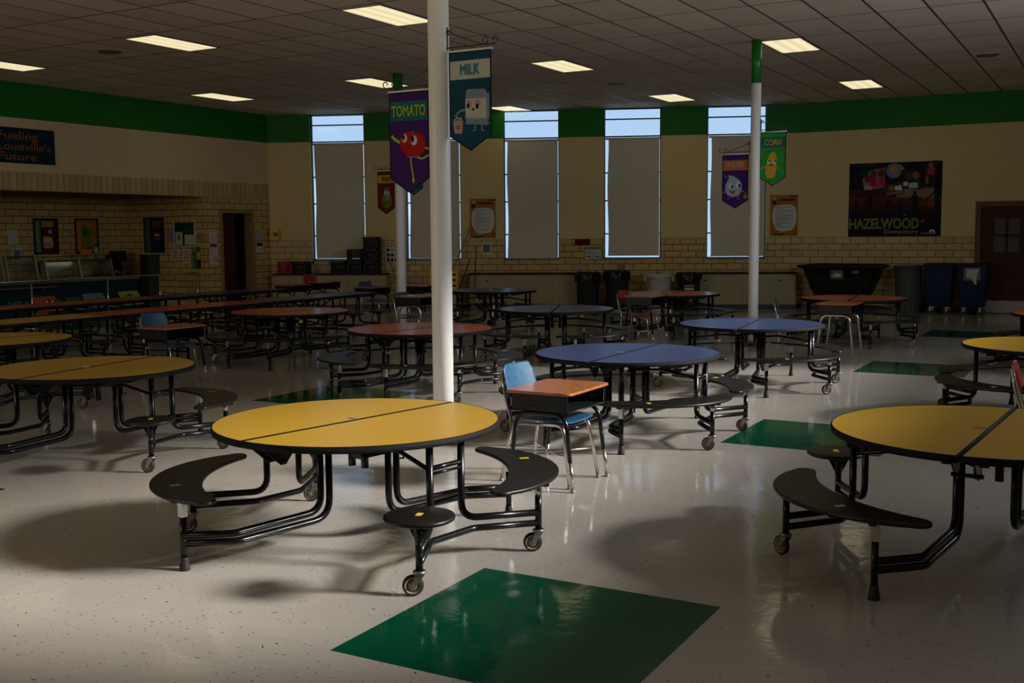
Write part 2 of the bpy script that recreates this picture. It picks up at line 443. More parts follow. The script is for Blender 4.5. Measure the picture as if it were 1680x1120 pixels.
# window wall (five tall windows)
WIN = [(-15.988, -14.84), (-13.975, -12.826), (-11.931, -10.795), (-9.883, -8.749), (-7.834, -6.679)]
WU = [((a-WA.x)/WD.x, (b-WA.x)/WD.x) for a, b in WIN]
SILL = 1.075
rects = []; u = 0.0
for a, b in WU:
    rects.append((u, a, 0, ZC)); rects.append((a, b, 0, SILL)); u = b
rects.append((u, WL, 0, ZC))
struct(obj('wall_back', wall_mesh(WA, WB, 0.22, rects, M_wall)))
struct(obj('wall_right', wall_mesh((-6.05, 23.4), (3.0, 23.4), 0.2, [(0, 3.515, 0, ZC), (3.515, 4.75, 2.12, ZC), (4.75, 9.05, 0, ZC)], M_wall, WL+0.1)))
struct(obj('wall_side', wall_mesh((2.0, 23.4), (2.0, -3.0), 0.2, [(0, 26.4, 0, 2.35), (0, 8.2, 2.35, ZC), (18.6, 26.4, 2.35, ZC), (8.2, 18.6, 4.29, ZC)], M_wall)))  # unseen wall; its assumed high opening lets the sun and side fill in
struct(obj('wall_rear', wall_mesh((2.2, -3.0), (-20.0, -3.0), 0.2, [(0, 22.2, 0, 2.35), (0, 9.2, 2.35, ZC), (18.2, 22.2, 2.35, ZC), (9.2, 18.2, 4.05, ZC)], M_wall)))  # high opening added to let the rear fill light in
# left wall: direction so that 'left of direction' is outward (-X): walk +Y
LY = -3.0
struct(obj('wall_left', wall_mesh((-16.9, LY), (-16.9, 19.038), 0.22,
    [(0, 17.03-LY, 2.463, ZC), (17.03-LY, 17.46-LY, 0, ZC), (17.46-LY, 18.50-LY, 2.19, ZC), (18.50-LY, 22.038, 0, ZC), (0, 3.0, 0, 2.463)], M_serv)))
struct(obj('wall_recess', wall_mesh((-19.32, 0), (-19.32, 17.03), 0.2, [(0, 17.03, 0, 2.463)], M_rec)))
struct(obj('wall_recess_end', wall_mesh((-19.52, 17.03), (-17.12, 17.03), 0.2, [(0, 2.4, 0, 2.463)], M_rec)))
struct(obj('wall_recess_start', wall_mesh((-17.12, 0.0), (-19.52, 0.0), 0.2, [(0, 2.4, 0, 2.463)], M_rec)))
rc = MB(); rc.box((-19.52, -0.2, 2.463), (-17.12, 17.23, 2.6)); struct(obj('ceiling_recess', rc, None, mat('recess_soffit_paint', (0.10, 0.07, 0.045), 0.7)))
# corridor behind the side door
cr = MB(); cr.box((-19.0, 17.23, 0), (-18.9, 19.1, 2.4)); cr.box((-18.9, 18.9, 0), (-17.12, 19.0, 2.4)); cr.box((-18.9, 17.23, 2.4), (-17.12, 19.0, 2.5))
struct(obj('wall_corridor', cr, None, mat('brown_corridor_paint', (0.16, 0.10, 0.05), 0.6)))

# baseboards
bb = MB()
def base_seg(m, p0, p1, off=0.012):
    p0, p1 = Vector(p0), Vector(p1); d = (p1-p0).normalized(); n = Vector((d.y, -d.x))
    a, b = p0, p1; c, e = p1+n*off, p0+n*off
    m.prism([(a.x, a.y), (e.x, e.y), (c.x, c.y), (b.x, b.y)], 0.0, 0.10)
base_seg(bb, WA, WB); struct(obj('baseboard_back', bb, None, M_base))
bb = MB(); base_seg(bb, (-6.05, 23.4), (-2.55, 23.4)); base_seg(bb, (-1.28, 23.4), (2.0, 23.4)); struct(obj('baseboard_right', bb, None, M_base))
bb = MB(); base_seg(bb, (-16.9, 18.55), (-16.9, 19.03)); base_seg(bb, (-16.9, 17.04), (-16.9, 17.42)); struct(obj('baseboard_left', bb, None, M_base))

# windows
def wpt(u, off=0.0, z=0.0):
    q = WA + WD*u + WN*off
    return Vector((q.x, q.y, z))
WM = Matrix(((WD.x, -WN.x, 0, WA.x), (WD.y, -WN.y, 0, WA.y), (0, 0, 1, 0), (0, 0, 0, 1)))   # local x along wall, y outward, z up
names = ['first', 'second', 'third', 'fourth', 'fifth']
for i, (a, b) in enumerate(WU):
    w = bpy.data.objects.new('window_%d' % (i+1), None); C.objects.link(w); struct(w)
    w.matrix_world = WM @ Matrix.Translation((a, 0, 0)); W = b-a
    f = MB()
    f.box((0, 0.10, SILL), (0.022, 0.16, ZC)); f.box((W-0.022, 0.10, SILL), (W, 0.16, ZC))
    for z in (SILL+0.015, 1.62, 2.34, 2.94, 3.72, 4.09):
        f.box((0.022, 0.11, z-0.014), (W-0.022, 0.15, z+0.014))
    f.box((0.022, 0.10, ZC-0.03), (W-0.022, 0.16, ZC))
    f.box((0.012, 0.05, 3.70), (W-0.012, 0.10, 3.72))
    struct(obj('window_frame', f, w, M_frame))
    g = MB(); g.box((0.02, 0.128, SILL+0.02), (W-0.02, 0.132, ZC-0.02)); struct(obj('window_pane', g, w, M_glass))
    s = MB(); s.box((0.0, 0.0, SILL-0.03), (W, 0.10, SILL+0.002)); struct(obj('window_sill', s, w, M_rad))
    # roller blind: hangs in the opening, slightly narrower
    bl = thing('roller_blind', 'grey beige roller blind pulled down over the %s tall window counted from the left corner' % names[i], 'blind', M=WM @ Matrix.Translation((a, 0, 0)), group='roller blinds on the tall windows')
    c = MB(); L0, L1 = (0.085, W-0.03)
    bz = [1.125, 1.120, 1.105, 1.150, 1.130][i]
    NX, NZ = 14, 20; gv = []
    for iz in range(NZ+1):
        row = []
        for ix in range(NX+1):
            x = L0 + (L1-L0)*ix/NX; z = bz + (3.66-bz)*iz/NZ
            edge = 0.012*math.sin(z*3.1+i)*(1 if ix == 0 else 0)
            y = 0.055 + 0.004*math.sin(x*5+i*2)*math.sin(z*2.0) ; row.append((x+edge, y, z))
        gv.append(row)
    for k, th in ((0, 0.0), (1, 0.004)):
        vv = [[c.bm.verts.new((p[0], p[1]+th, p[2])) for p in row] for row in gv]
        for iz in range(NZ):
            for ix in range(NX): c._face([vv[iz][ix], vv[iz][ix+1], vv[iz+1][ix+1], vv[iz+1][ix]], True)
    obj('blind_cloth', c, bl, M_blind)
    r = MB(); r.tube([(0.03, 0.06, 3.668), (W-0.015, 0.06, 3.668)], 0.022, 12); obj('roller', r, bl, M_blind)
    r = MB(); r.box((L0, 0.048, bz-0.012), (L1, 0.066, bz+0.012)); obj('hem_bar', r, bl, M_blind)

# assumed, unseen high side window, opening placed and sized to shape the sun pool
w = bpy.data.objects.new('window_6', None); C.objects.link(w); struct(w)
f = MB()
for y in (4.8, 7.4, 10.0, 12.6, 15.2): f.box((2.06, y-0.03, 2.35), (2.14, y+0.03, 4.29))
f.box((2.06, 4.8, 2.35), (2.14, 15.2, 2.39)); f.box((2.06, 4.8, 4.25), (2.14, 15.2, 4.29))
struct(obj('window_frame', f, w, M_frame))

w = bpy.data.objects.new('window_7', None); C.objects.link(w); struct(w)  # made-up window behind the camera, an opening for the added fill light
f = MB()
for x in (-16.0, -13.75, -11.5, -9.25, -7.0): f.box((x-0.03, -3.14, 2.35), (x+0.03, -3.06, 4.05))
f.box((-16.0, -3.14, 2.35), (-7.0, -3.06, 2.39)); f.box((-16.0, -3.14, 4.01), (-7.0, -3.06, 4.05))
struct(obj('window_frame', f, w, M_frame))

# doors --------------------------------------------------------------
d = bpy.data.objects.new('door_1', None); C.objects.link(d); struct(d); d.location = (-2.535, 23.4, 0)
f = MB(); f.box((0, -0.04, 0), (0.10, 0.2, 2.20)); f.box((1.135, -0.04, 0), (1.235, 0.2, 2.20)); f.box((0.10, -0.04, 2.10), (1.135, 0.2, 2.20))
struct(obj('door_frame', f, d, M_doorframe))
f = MB()
# leaf with a four-light window: x 0.10..1.13
gx0, gx1, gz0, gz1 = 0.335, 0.80, 1.20, 1.86
f.box((0.10, 0.0, 0.0), (gx0, 0.045, 2.10)); f.box((gx1, 0.0, 0.0), (1.135, 0.045, 2.10)); f.box((gx0, 0, 0), (gx1, 0.045, gz0)); f.box((gx0, 0, gz1), (gx1, 0.045, 2.10))
xm, zm = (gx0+gx1)/2, (gz0+gz1)/2
f.box((xm-0.025, 0.002, gz0), (xm+0.025, 0.043, gz1)); f.box((gx0, 0.002, zm-0.025), (gx1, 0.043, zm+0.025))
struct(obj('door_leaf', f, d, M_doorwood))
f = MB(); f.box((gx0, 0.018, gz0), (gx1, 0.026, gz1)); struct(obj('door_glass', f, d, mat('frosted_wired_glass', (0.07, 0.065, 0.045), 0.4, spec=0.3)))
f = MB(); f.box((0.11, -0.004, 0.01), (1.125, 0.0, 0.25)); struct(obj('kick_plate', f, d, M_kick))

d = bpy.data.objects.new('door_2', None); C.objects.link(d); struct(d); d.location = (-16.9, 17.46, 0)
f = MB(); f.box((-0.22, 0, 0), (0.03, 0.06, 2.19)); f.box((-0.22, 0.98, 0), (0.03, 1.04, 2.19)); f.box((-0.22, 0.06, 2.13), (0.03, 0.98, 2.19))
struct(obj('door_frame', f, d, mat('yellow_brown_door_frame', (0.30, 0.19, 0.07), 0.4)))
f = MB(); f.box((-0.16, 0.06, 0.0), (-0.11, 0.56, 2.13)); struct(obj('door_leaf', f, d, M_doorwood))
f = MB(); Mh = Matrix.Translation((-0.18, 0.98, 0)) @ Matrix.Rotation(math.radians(118), 4, 'Z')
f.box((0, -0.045, 0.0), (0.46, 0.0, 2.12), Mh); struct(obj('door_leaf', f, d, M_doorwood))
f = MB(); f.prism([(-0.14, 0), (0, -0.14), (0.14, 0), (0, 0.14)], 0, 0.003, Matrix.Translation((-0.108, 0.10, 1.52)) @ Matrix.Rotation(PI/2, 4, 'Y') @ Matrix.Rotation(PI/2, 4, 'Z')); struct(obj('door_notice', f, d, flat('grey_notice', (0.10, 0.10, 0.11))))

# ------------------------------------------------------------------ columns
def column(name, x, y, r, label, greentop):
    t = thing(name, label, 'column', (x, y, 0), group='round steel columns')
    m = MB(); zt = 3.725 if greentop else ZC
    m.lathe([(r, 0.0), (r, 1.0), (r*1.004, 1.01), (r, 1.02), (r, 2.4), (r, zt)], 40); obj('shaft', m, t, M_pole)
    if greentop: m = MB(); m.lathe([(r*1.006, zt), (r*1.006, ZC)], 40); obj('green_top', m, t, M_polegreen, label='green painted top of the column')
    m = MB(); m.lathe([(r+0.004, 0.0), (r+0.004, 0.07), (r, 0.075)], 40); obj('base_collar', m, t, M_base)
    return t
PF, PR, PB = (-4.615, 7.15), (-4.595, 15.36), (-10.71, 15.32)
column('support_column', PF[0], PF[1], 0.081, 'thick white round column behind the nearest yellow table, with the milk and tomato banners', False)
column('support_column', PR[0], PR[1], 0.070, 'white round column with a green top on the right, behind a blue round table', True)
column('support_column', PB[0], PB[1], 0.082, 'far white round column with a green top at the left, mostly behind the tomato banner', True)

# ------------------------------------------------------------------ ceiling lights, speakers
def ceil_light(x, y, label):
    t = thing('ceiling_light', label, 'ceiling light', (x+0.28, y+0.56, ZC), group='recessed fluorescent ceiling lights')
    f = MB(); a, b, w = 0.30, 0.60, 0.02
    f.box((-a, -b, -0.008), (-a+w, b, 0.0)); f.box((a-w, -b, -0.008), (a, b, 0.0)); f.box((-a+w, -b, -0.008), (a-w, -b+w, 0)); f.box((-a+w, b-w, -0.008), (a-w, b, 0))
    obj('frame', f, t, M_zinc)
    f = MB(); f.box((-a+w, -b+w, -0.005), (a-w, b-w, -0.001)); obj('diffuser', f, t, M_lens)
LX = {-15.63: 'first row from the left wall', -11.95: 'second row from the left wall', -8.26: 'third row from the left wall', -4.58: 'fourth row from the left wall'}
LYs = {10.7: 'nearest to the camera', 15.5: 'middle one', 20.4: 'nearest to the windows'}
for lx, nx in LX.items():
    for ly, ny in LYs.items():
        if (lx, ly) in ((-4.58, 10.7), (-15.63, 15.5)) : pass
        if lx == -15.63 and ly > 20: continue
        ceil_light(lx, ly, 'lit rectangular ceiling light, %s, %s' % (nx, ny))
for lx in (-11.95, -8.26, -4.58, -0.9):  # assumed unseen lights, the grid carried on out of view for illumination
    for ly in (-3.9+1.2, 1.0, 5.85):
        ceil_light(lx, ly, 'lit rectangular ceiling light above the hall behind the camera')
for (x, y, n) in ((-12.943, 11.269, 'over the left side, behind the second lit panel'), (-1.922, 18.529, 'at the far right'), (-8.079, 18.427, 'in front of the middle windows')):
    t = thing('ceiling_speaker', 'round grey speaker grille in the ceiling ' + n, 'speaker', (x, y, ZC), group='round ceiling speakers')
    m = MB(); m.lathe([(0.16, -0.012), (0.15, -0.018), (0.0001, -0.018)], 28, cap=False); obj('grille', m, t, mat('grey_grille', (0.16, 0.13, 0.10), 0.6))
    m = MB(); m.lathe([(0.175, -0.0), (0.175, -0.010), (0.16, -0.014), (0.158, -0.0)], 28, cap=False); obj('rim', m, t, M_zinc)

# ------------------------------------------------------------------ round folding tables
TZ = 0.665
def crescent_poly():
    """quarter bench between the +u and +v axes (local x=u, y=v)"""
    pts = []
    a0, a1 = math.radians(9), math.radians(81)
    N = 22
    outer = []; inner = []
    for i in range(N+1):
        s = i/N; a = a0+(a1-a0)*s; k = math.sin(PI*s)
        outer.append(((0.955+0.125*k**0.8)*math.cos(a), (0.955+0.125*k**0.8)*math.sin(a)))
        inner.append(((0.835-0.03*k)*math.cos(a), (0.835-0.03*k)*math.sin(a)))
    def endcap(a, sgn):
        c = 0.895; out = []
        for j in range(1, 8):
            t = PI*j/8
            rr_ = c + 0.06*math.cos(t); tt = a + sgn*0.075*math.sin(t)
            out.append((rr_*math.cos(tt), rr_*math.sin(tt)))
        return out
    pts = outer + endcap(a1, 1) + list(reversed(inner)) + list(reversed(endcap(a0, -1)))
    return pts
CRES = crescent_poly()
MESH = {}
def cached(key, fn, *a):
    if key not in MESH: MESH[key] = fn(*a)
    return MESH[key]

def half_disc(R, side, gap=0.004, n=40):
    # side +1: y>0 half ; local x = fold direction
    p = [(R*math.cos(t), R*math.sin(t)) for t in [PI*i/n for i in range(n+1)]]
    p = [(x, max(y, gap)) for x, y in p]
    return p
def top_mesh(m, mat_top):
    b = MB()
    b.use(mat_top); b.prism(half_disc(0.751, 1, 0.0150), TZ-0.006, TZ)
    return b.mesh('tabletop')
def edge_mesh():
    b = MB(); b.use(M_edge)
    b.prism(half_disc(0.759, 1, 0.004), TZ-0.034, TZ-0.0055, bev=0.003)
    # raised lip round the rim so the laminate sits inside the rubber edge
    n = 40; o = half_disc(0.759, 1, 0.004); i_ = half_disc(0.751, 1, 0.0150)
    vo = [b.bm.verts.new((x, y, TZ-0.006)) for x, y in o]; vi = [b.bm.verts.new((x, y, TZ+0.0005)) for x, y in i_]
    vt = [b.bm.verts.new(((x0*0.6+x1*0.4), (y0*0.6+y1*0.4), TZ+0.0008)) for (x0, y0), (x1, y1) in zip(o, i_)]
    for k in range(len(o)):
        l = (k+1) % len(o)
        b._face([vo[k], vo[l], vt[l], vt[k]], True); b._face([vt[k], vt[l], vi[l], vi[k]], True)
    return b.mesh('edge_band')
def apron_mesh():
    b = MB(); b.use(M_steel)
    # folded steel channels under the half
    b.box((-0.50, 0.50, TZ-0.062), (0.50, 0.56, TZ-0.034)); b.box((-0.62, 0.06, TZ-0.07), (0.62, 0.10, TZ-0.034))
    b.box((-0.30, 0.08, TZ-0.06), (-0.26, 0.60, TZ-0.034)); b.box((0.26, 0.08, TZ-0.06), (0.30, 0.60, TZ-0.034))
    return b.mesh('support_channel')
def hinge_mesh(s):
    b = MB(); b.use(M_steel)
    if True:
        # triangular hinge plates under the fold, near the rim
        Mx = Matrix.Translation((s*0.56, 0, 0)) @ Matrix.Rotation(PI/2, 4, 'X')
        for o in (-0.05, 0.045):
            b.prism([(-0.13, TZ-0.036), (0.0, TZ-0.145), (0.03, TZ-0.145), (0.13, TZ-0.036)], o, o+0.006, Mx)
        b.lathe([(0.010, -0.07), (0.010, 0.07)], 10, Matrix.Translation((s*0.56+0.015, 0, TZ-0.128)) @ Matrix.Rotation(PI/2, 4, 'X'))
    return b.mesh('hinge_bracket')
def latch_mesh(s):
    b = MB(); b.use(M_chrome)
    b.tube([(-s*0.62, s*0.05, TZ-0.05), (-s*0.50, s*0.02, TZ-0.060), (-s*0.36, s*0.05, TZ-0.052)], 0.007, 8)
    return b.mesh('latch')
def latch_plate():
    b = MB(); b.use(M_chrome); b.box((-0.012, 0.012, TZ-0.001), (0.012, 0.075, TZ+0.0022)); return b.mesh('latch_plate')
def centre_mesh(s):
    b = MB(); b.use(M_steel)
    if True:
        b.tube([(0.0, s*0.05, TZ-0.05), (0.0, s*0.05, 0.41)], 0.021, 12)
        # scissor links
        b.tube([(-0.13, s*0.09, 0.53), (0.13, -s*0.09, 0.60)], 0.010, 8)
        b.box((-0.17, s*0.09-0.02, 0.52), (0.17, s*0.09+0.02, 0.545))
        b.tube([(0.0, s*0.09, 0.525), (s*0.0, s*0.30, 0.535), (-0.12, s*0.625, 0.50)], 0.012, 8)
        b.tube([(0.16, s*0.10, 0.44), (0.20, s*0.14, 0.44), (0.20, s*0.14, 0.455)], 0.006, 6)
    return b.mesh('fold_linkage')
FU, FV = 0.885, 0.315      # glide foot
CU, CV = 0.445, 0.875      # caster
def foot_tubes():
    """pair of stacked tubes from a glide foot in to the middle, then up (quadrant +u,+v)"""
    b = MB(); b.use(M_steel)
    b.tube([(FU, FV, 0.174), (0.705, 0.150, 0.174), (0.170, 0.115, 0.186), (0.170, 0.115, TZ-0.04)], 0.0185, 12, bend=[0, 0.03, 0.09, 0])
    b.tube([(FU, FV, 0.134), (0.695, 0.138, 0.134), (0.118, 0.105, 0.142), (0.118, 0.105, TZ-0.04)], 0.0185, 12, bend=[0, 0.035, 0.11, 0])
    return b.mesh('lower_frame')
def caster_frame():
    """upper tubes from both casters of one half up to the top, and the lower tube joining them"""
    b = MB(); b.use(M_steel)
    for s in (-1, 1):
        b.tube([(s*CU, CV, 0.205), (s*0.115, 0.635, 0.205), (s*0.115, 0.635, TZ-0.034)], 0.0185, 12, bend=0.085)
    b.tube([(CU, CV, 0.150), (0.16, 0.675, 0.150), (-0.16, 0.675, 0.150), (-CU, CV, 0.150)], 0.0175, 12, bend=0.03)
    b.tube([(-0.115, 0.635, 0.50), (0.115, 0.635, 0.50)], 0.0135, 8)
    b.tube([(-0.115, 0.645, 0.475), (0.115, 0.645, 0.475)], 0.008, 6)
    return b.mesh('upright_frame')
SEATZ = 0.385
def bench_seat():
    b = MB(); b.use(M_seat); b.prism(CRES, SEATZ-0.022, SEATZ, bev=0.006); return b.mesh('bench_seat')
def bench_bracket(k):
    b = MB(); b.use(M_steel)
    for (x, y) in (((FU-0.01, FV), (CU, CV-0.01))[k],):
        b.box((x-0.07, y-0.016, SEATZ-0.036), (x+0.07, y+0.016, SEATZ-0.021)); b.box((x-0.016, y-0.07, SEATZ-0.036), (x+0.016, y+0.07, SEATZ-0.021))
    return b.mesh('seat_bracket')
def foot_post():
    b = MB(); b.use(M_steel); b.lathe([(0.0165, 0.05), (0.0165, 0.27)], 12, Matrix.Translation((FU, FV, 0))); return b.mesh('foot_post')
def foot_sleeve():
    b = MB(); b.use(M_chrome); b.box((FU-0.017, FV-0.017, 0.27), (FU+0.017, FV+0.017, SEATZ-0.035)); 
    return b.mesh('chrome_sleeve')
def glide():
    b = MB(); b.use(M_tread); b.lathe([(0.027, 0.0), (0.027, 0.012), (0.019, 0.055), (0.019, 0.066)], 14, Matrix.Translation((FU, FV, 0))); return b.mesh('rubber_foot')
def caster_post(z1):
    b = MB(); b.use(M_steel); b.lathe([(0.0175, 0.115), (0.0175, z1)], 12, Matrix.Translation((CU, CV, 0))); return b.mesh('caster_post')
def caster_sleeve():
    b = MB(); b.use(M_chrome); b.lathe([(0.019, 0.30), (0.019, SEATZ-0.035)], 12, Matrix.Translation((CU, CV, 0))); return b.mesh('chrome_sleeve')
def caster_fork():
    b = MB(); b.use(M_zinc)
    b.lathe([(0.028, 0.104), (0.032, 0.110), (0.028, 0.118)], 14)
    for s in (-1, 1):
        b.prism([(-0.02, 0.108), (-0.038, 0.045), (-0.024, 0.038), (0.022, 0.10), (0.022, 0.108)][::s], s*0.017-0.0015, s*0.017+0.0015, Matrix.Rotation(PI/2, 4, 'X'))
    b.lathe([(0.006, -0.024), (0.006, 0.024)], 8, Matrix.Translation((-0.030, 0, 0.050)) @ Matrix.Rotation(PI/2, 4, 'X'))
    return b.mesh('caster_fork')
def caster_wheel():
    b = MB(); Mx = Matrix.Translation((-0.030, 0, 0.0495)) @ Matrix.Rotation(PI/2, 4, 'X')
    b.use(M_tread); b.lathe([(0.038, -0.0135), (0.047, -0.0125), (0.0495, -0.006), (0.0495, 0.006), (0.047, 0.0125), (0.038, 0.0135)], 24, Mx, cap=False)
    b.use(M_hub); b.lathe([(0.0001, -0.010), (0.012, -0.012), (0.014, -0.008), (0.032, -0.008), (0.0385, -0.0138)], 24, Mx, cap=False)
    b.lathe([(0.0001, 0.010), (0.012, 0.012), (0.014, 0.008), (0.032, 0.008), (0.0385, 0.0138)], 24, Mx, cap=False)
    b.use(M_tread); b.lathe([(0.023, -0.0085), (0.026, -0.0095), (0.029, -0.0085)], 24, Mx, cap=False); b.lathe([(0.023, 0.0085), (0.026, 0.0095), (0.029, 0.0085)], 24, Mx, cap=False)
    return b.mesh('caster_wheel')
def stool_seat():
    b = MB(); b.use(M_seat); b.lathe([(0.150, SEATZ-0.026), (0.162, SEATZ-0.020), (0.165, SEATZ-0.012), (0.162, SEATZ-0.003), (0.152, SEATZ), (0.0001, SEATZ+0.001)], 40, Matrix.Translation((CU+0.015, CV+0.02, 0)), cap=False)
    b.lathe([(0.150, SEATZ-0.026), (0.0001, SEATZ-0.026)], 40, Matrix.Translation((CU+0.015, CV+0.02, 0)), cap=False)
    return b.mesh('stool_seat')
def stool_cone():
    b = MB(); b.use(M_steel)
    for k in range(4):
        Mx = Matrix.Translation((CU, CV, 0)) @ Matrix.Rotation(k*PI/2+0.5, 4, 'Z') @ Matrix.Rotation(PI/2, 4, 'X')
        b.prism([(0.0, 0.27), (0.022, 0.27), (0.065, SEATZ-0.03), (0.065, SEATZ-0.024), (0.0, SEATZ-0.024)], -0.003, 0.003, Mx)
    b.lathe([(0.019, 0.25), (0.03, SEATZ-0.024)], 12, Matrix.Translation((CU, CV, 0)))
    return b.mesh('stool_bracket')
def sticker(x, y, rot):
    b = MB(); b.use(M_stick); Mx = Matrix.Translation((x, y, SEATZ+0.0008)) @ Matrix.Rotation(rot, 4, 'Z')
    b.box((-0.026, -0.014, -0.0006), (0.026, 0.014, 0.0006), Mx); return b.mesh('yellow_sticker')

QM = {}
for su in (1, -1):
    for sv in (1, -1):
        QM[(su, sv)] = Matrix.Diagonal((su, sv, 1, 1))
def qmesh(key, fn, q, *a):
    """mesh of one quadrant, mirrored into quadrant q"""
    def make():
        me = fn(*a); 
        if q != (1, 1):
            me.transform(QM[q])
            if q[0]*q[1] < 0: me.flip_normals()
        return me
    return cached((key, q) + a, make)

COL = {'yellow': M_yel, 'blue': M_blue, 'red': M_red}
def round_table(x, y, deg, color, label, stools=(), no_sticker=(), caster_rot=None):
    # local x = fold direction (u); local y = -(perp right) so that v>0 is on the right of u
    t = thing('round_folding_table', label, 'table', (x, y, 0), math.radians(deg), 'round folding cafeteria tables')
    # our v axis points to the right of u: mirror quadrants: v -> -y
    for s in (1, -1):
        def tm(s=s):
            me = top_mesh(None, COL[color]); 
            if s < 0: me.transform(Matrix.Rotation(PI, 4, 'Z'))
            return me
        h = obj('tabletop_half', cached(('top', color, s), tm), t, label=color+' laminate half of the round top')
        def em(s=s):
            me = edge_mesh(); 
            if s < 0: me.transform(Matrix.Rotation(PI, 4, 'Z'))
            return me
        obj('rubber_edge', cached(('edge', s), em), h)
        def am(s=s):
            me = apron_mesh(); 
            if s < 0: me.transform(Matrix.Rotation(PI, 4, 'Z'))
            return me
        obj('support_channel', cached(('apron', s), am), h)
        def cf(s=s):
            me = caster_frame(); 
            if s < 0: me.transform(Matrix.Rotation(PI, 4, 'Z'))
            return me
        obj('upright_frame', cached(('cf', s), cf), t)
    for s in (1, -1):
        obj('hinge_bracket', cached(('hinge', s), hinge_mesh, s), t); obj('latch', cached(('latch', s), latch_mesh, s), t, label='chrome latch bar'); obj('fold_linkage', cached(('centre', s), centre_mesh, s), t)
    obj('latch_plate', cached('lplate', latch_plate), t, label='small chrome plate in the tabletop beside the fold')
    rnd = random.Random(int(x*100)+int(y*10))
    for su in (1, -1):
        for sv in (1, -1):
            q = (su, -sv)           # local quadrant
            st = (su, sv) in stools
            if not st:
                obj('lower_frame', qmesh('ft', foot_tubes, q), t)
                s = obj('bench_seat', qmesh('bs', bench_seat, q), t, label='curved black bench seat')
                obj('seat_bracket', qmesh('bb', bench_bracket, q, 0), s); obj('seat_bracket', qmesh('bb', bench_bracket, q, 1), s)
                if (su, sv) not in no_sticker:
                    k = cached(('stk', q), lambda: sticker(q[0]*0.80, q[1]*0.50, 0.6*q[0]*q[1])); obj('sticker', k, s, label='yellow sticker')
                obj('foot_post', qmesh('fp', foot_post, q), t); obj('chrome_sleeve', qmesh('fs', foot_sleeve, q), t); obj('rubber_foot', qmesh('gl', glide, q), t)
                obj('caster_post', qmesh('cp', caster_post, q, 0.31), t); obj('chrome_sleeve', qmesh('cs', caster_sleeve, q), t)
            else:
                s = obj('stool_seat', qmesh('ss', stool_seat, q), t, label='round black stool seat')
                obj('stool_bracket', qmesh('sc', stool_cone, q), s)
                k = cached(('stk2', q), lambda: sticker(q[0]*(CU+0.015), q[1]*(CV+0.02), 0.5)); obj('sticker', k, s, label='yellow sticker')
                obj('caster_post', qmesh('cp', caster_post, q, 0.30), t)
            f = obj('caster_fork', cached('cfork', caster_fork), t); wv = obj('caster_wheel', cached('cwheel', caster_wheel), t)
            a = (caster_rot if caster_rot is not None else rnd.uniform(-0.6, 0.6)) - math.radians(deg) + rnd.uniform(-0.3, 0.3)
            for o in (f, wv):
                o.location = (q[0]*CU, q[1]*CV, 0); o.rotation_euler = (0, 0, a)
    return t
def foot_tubes_short():
    b = MB(); b.use(M_steel)
    b.tube([(CU-0.02, CV-0.03, 0.19), (0.28, 0.55, 0.17), (0.13, 0.30, 0.21), (0.115, 0.20, 0.30), (0.115, 0.20, TZ-0.04)], 0.0165, 10, bend=0.10)
    return b.mesh('lower_frame')

A_ST = ((-1, 1), (1, -1))
round_table(-3.53, 4.62, 80, 'yellow', 'nearest yellow round table in front of the thick white column', A_ST, caster_rot=0.5)
round_table(-3.53, 8.27, 91, 'blue', 'blue round table just behind the student desk with the worn blue chair')
round_table(-3.45, 11.45, 97, 'blue', 'blue round table in front of the right white column')
round_table(-6.44, 12.72, 112, 'blue', 'dim blue round table left of the desk with the red chair')
round_table(-6.39, 9.47, 83, 'red', 'red round table passing behind the thick white column')
round_table(-9.42, 10.95, 95, 'red', 'orange red round table at the left, in front of the long dining tables')
round_table(-6.80, 5.62, 99, 'yellow', 'yellow round table left of the nearest one, cut by the left edge of the photo', A_ST, caster_rot=0.4)
round_table(-9.58, 6.72, 84, 'yellow', 'farthest left yellow round table, only its right end in the photo', A_ST)
round_table(-0.53, 5.80, 86, 'yellow', 'large yellow round table at the lower right edge of the photo', A_ST)
round_table(-0.44, 10.34, 96, 'yellow', 'yellow round table at the right edge, behind the red chair')
round_table(-3.42, 16.45, 97, 'red', 'red round table in front of the big black tub cart')
round_table(-6.30, 16.60, 93, 'red', 'dim red round table in front of the off white round bin')
round_table(-9.55, 16.45, 100, 'blue', 'dark blue round table against the low cabinet, right of the wet floor sign')
round_table(-0.36, 14.30, 90, 'red', 'red round table at the right edge of the photo, only its tip visible')

for tx, ty, where in ((-6.10, 12.80, 'dim blue round table'), (-5.87, 16.27, 'dim red round table at the back'), (-8.95, 10.60, 'orange red round table')):
    g_ = thing('hang_tag', 'small yellow tag hanging under the top of the ' + where, 'tag', (tx, ty, 0.55), YA*-1, 'yellow tags under the tables')
    b = MB(); b.box((-0.022, -0.001, 0.0), (0.022, 0.001, 0.05)); obj('card', b, g_, M_stick)
    b = MB(); b.tube([(0, 0, 0.048), (0.004, 0, 0.085)], 0.0012, 5); obj('string', b, g_, M_chrome)

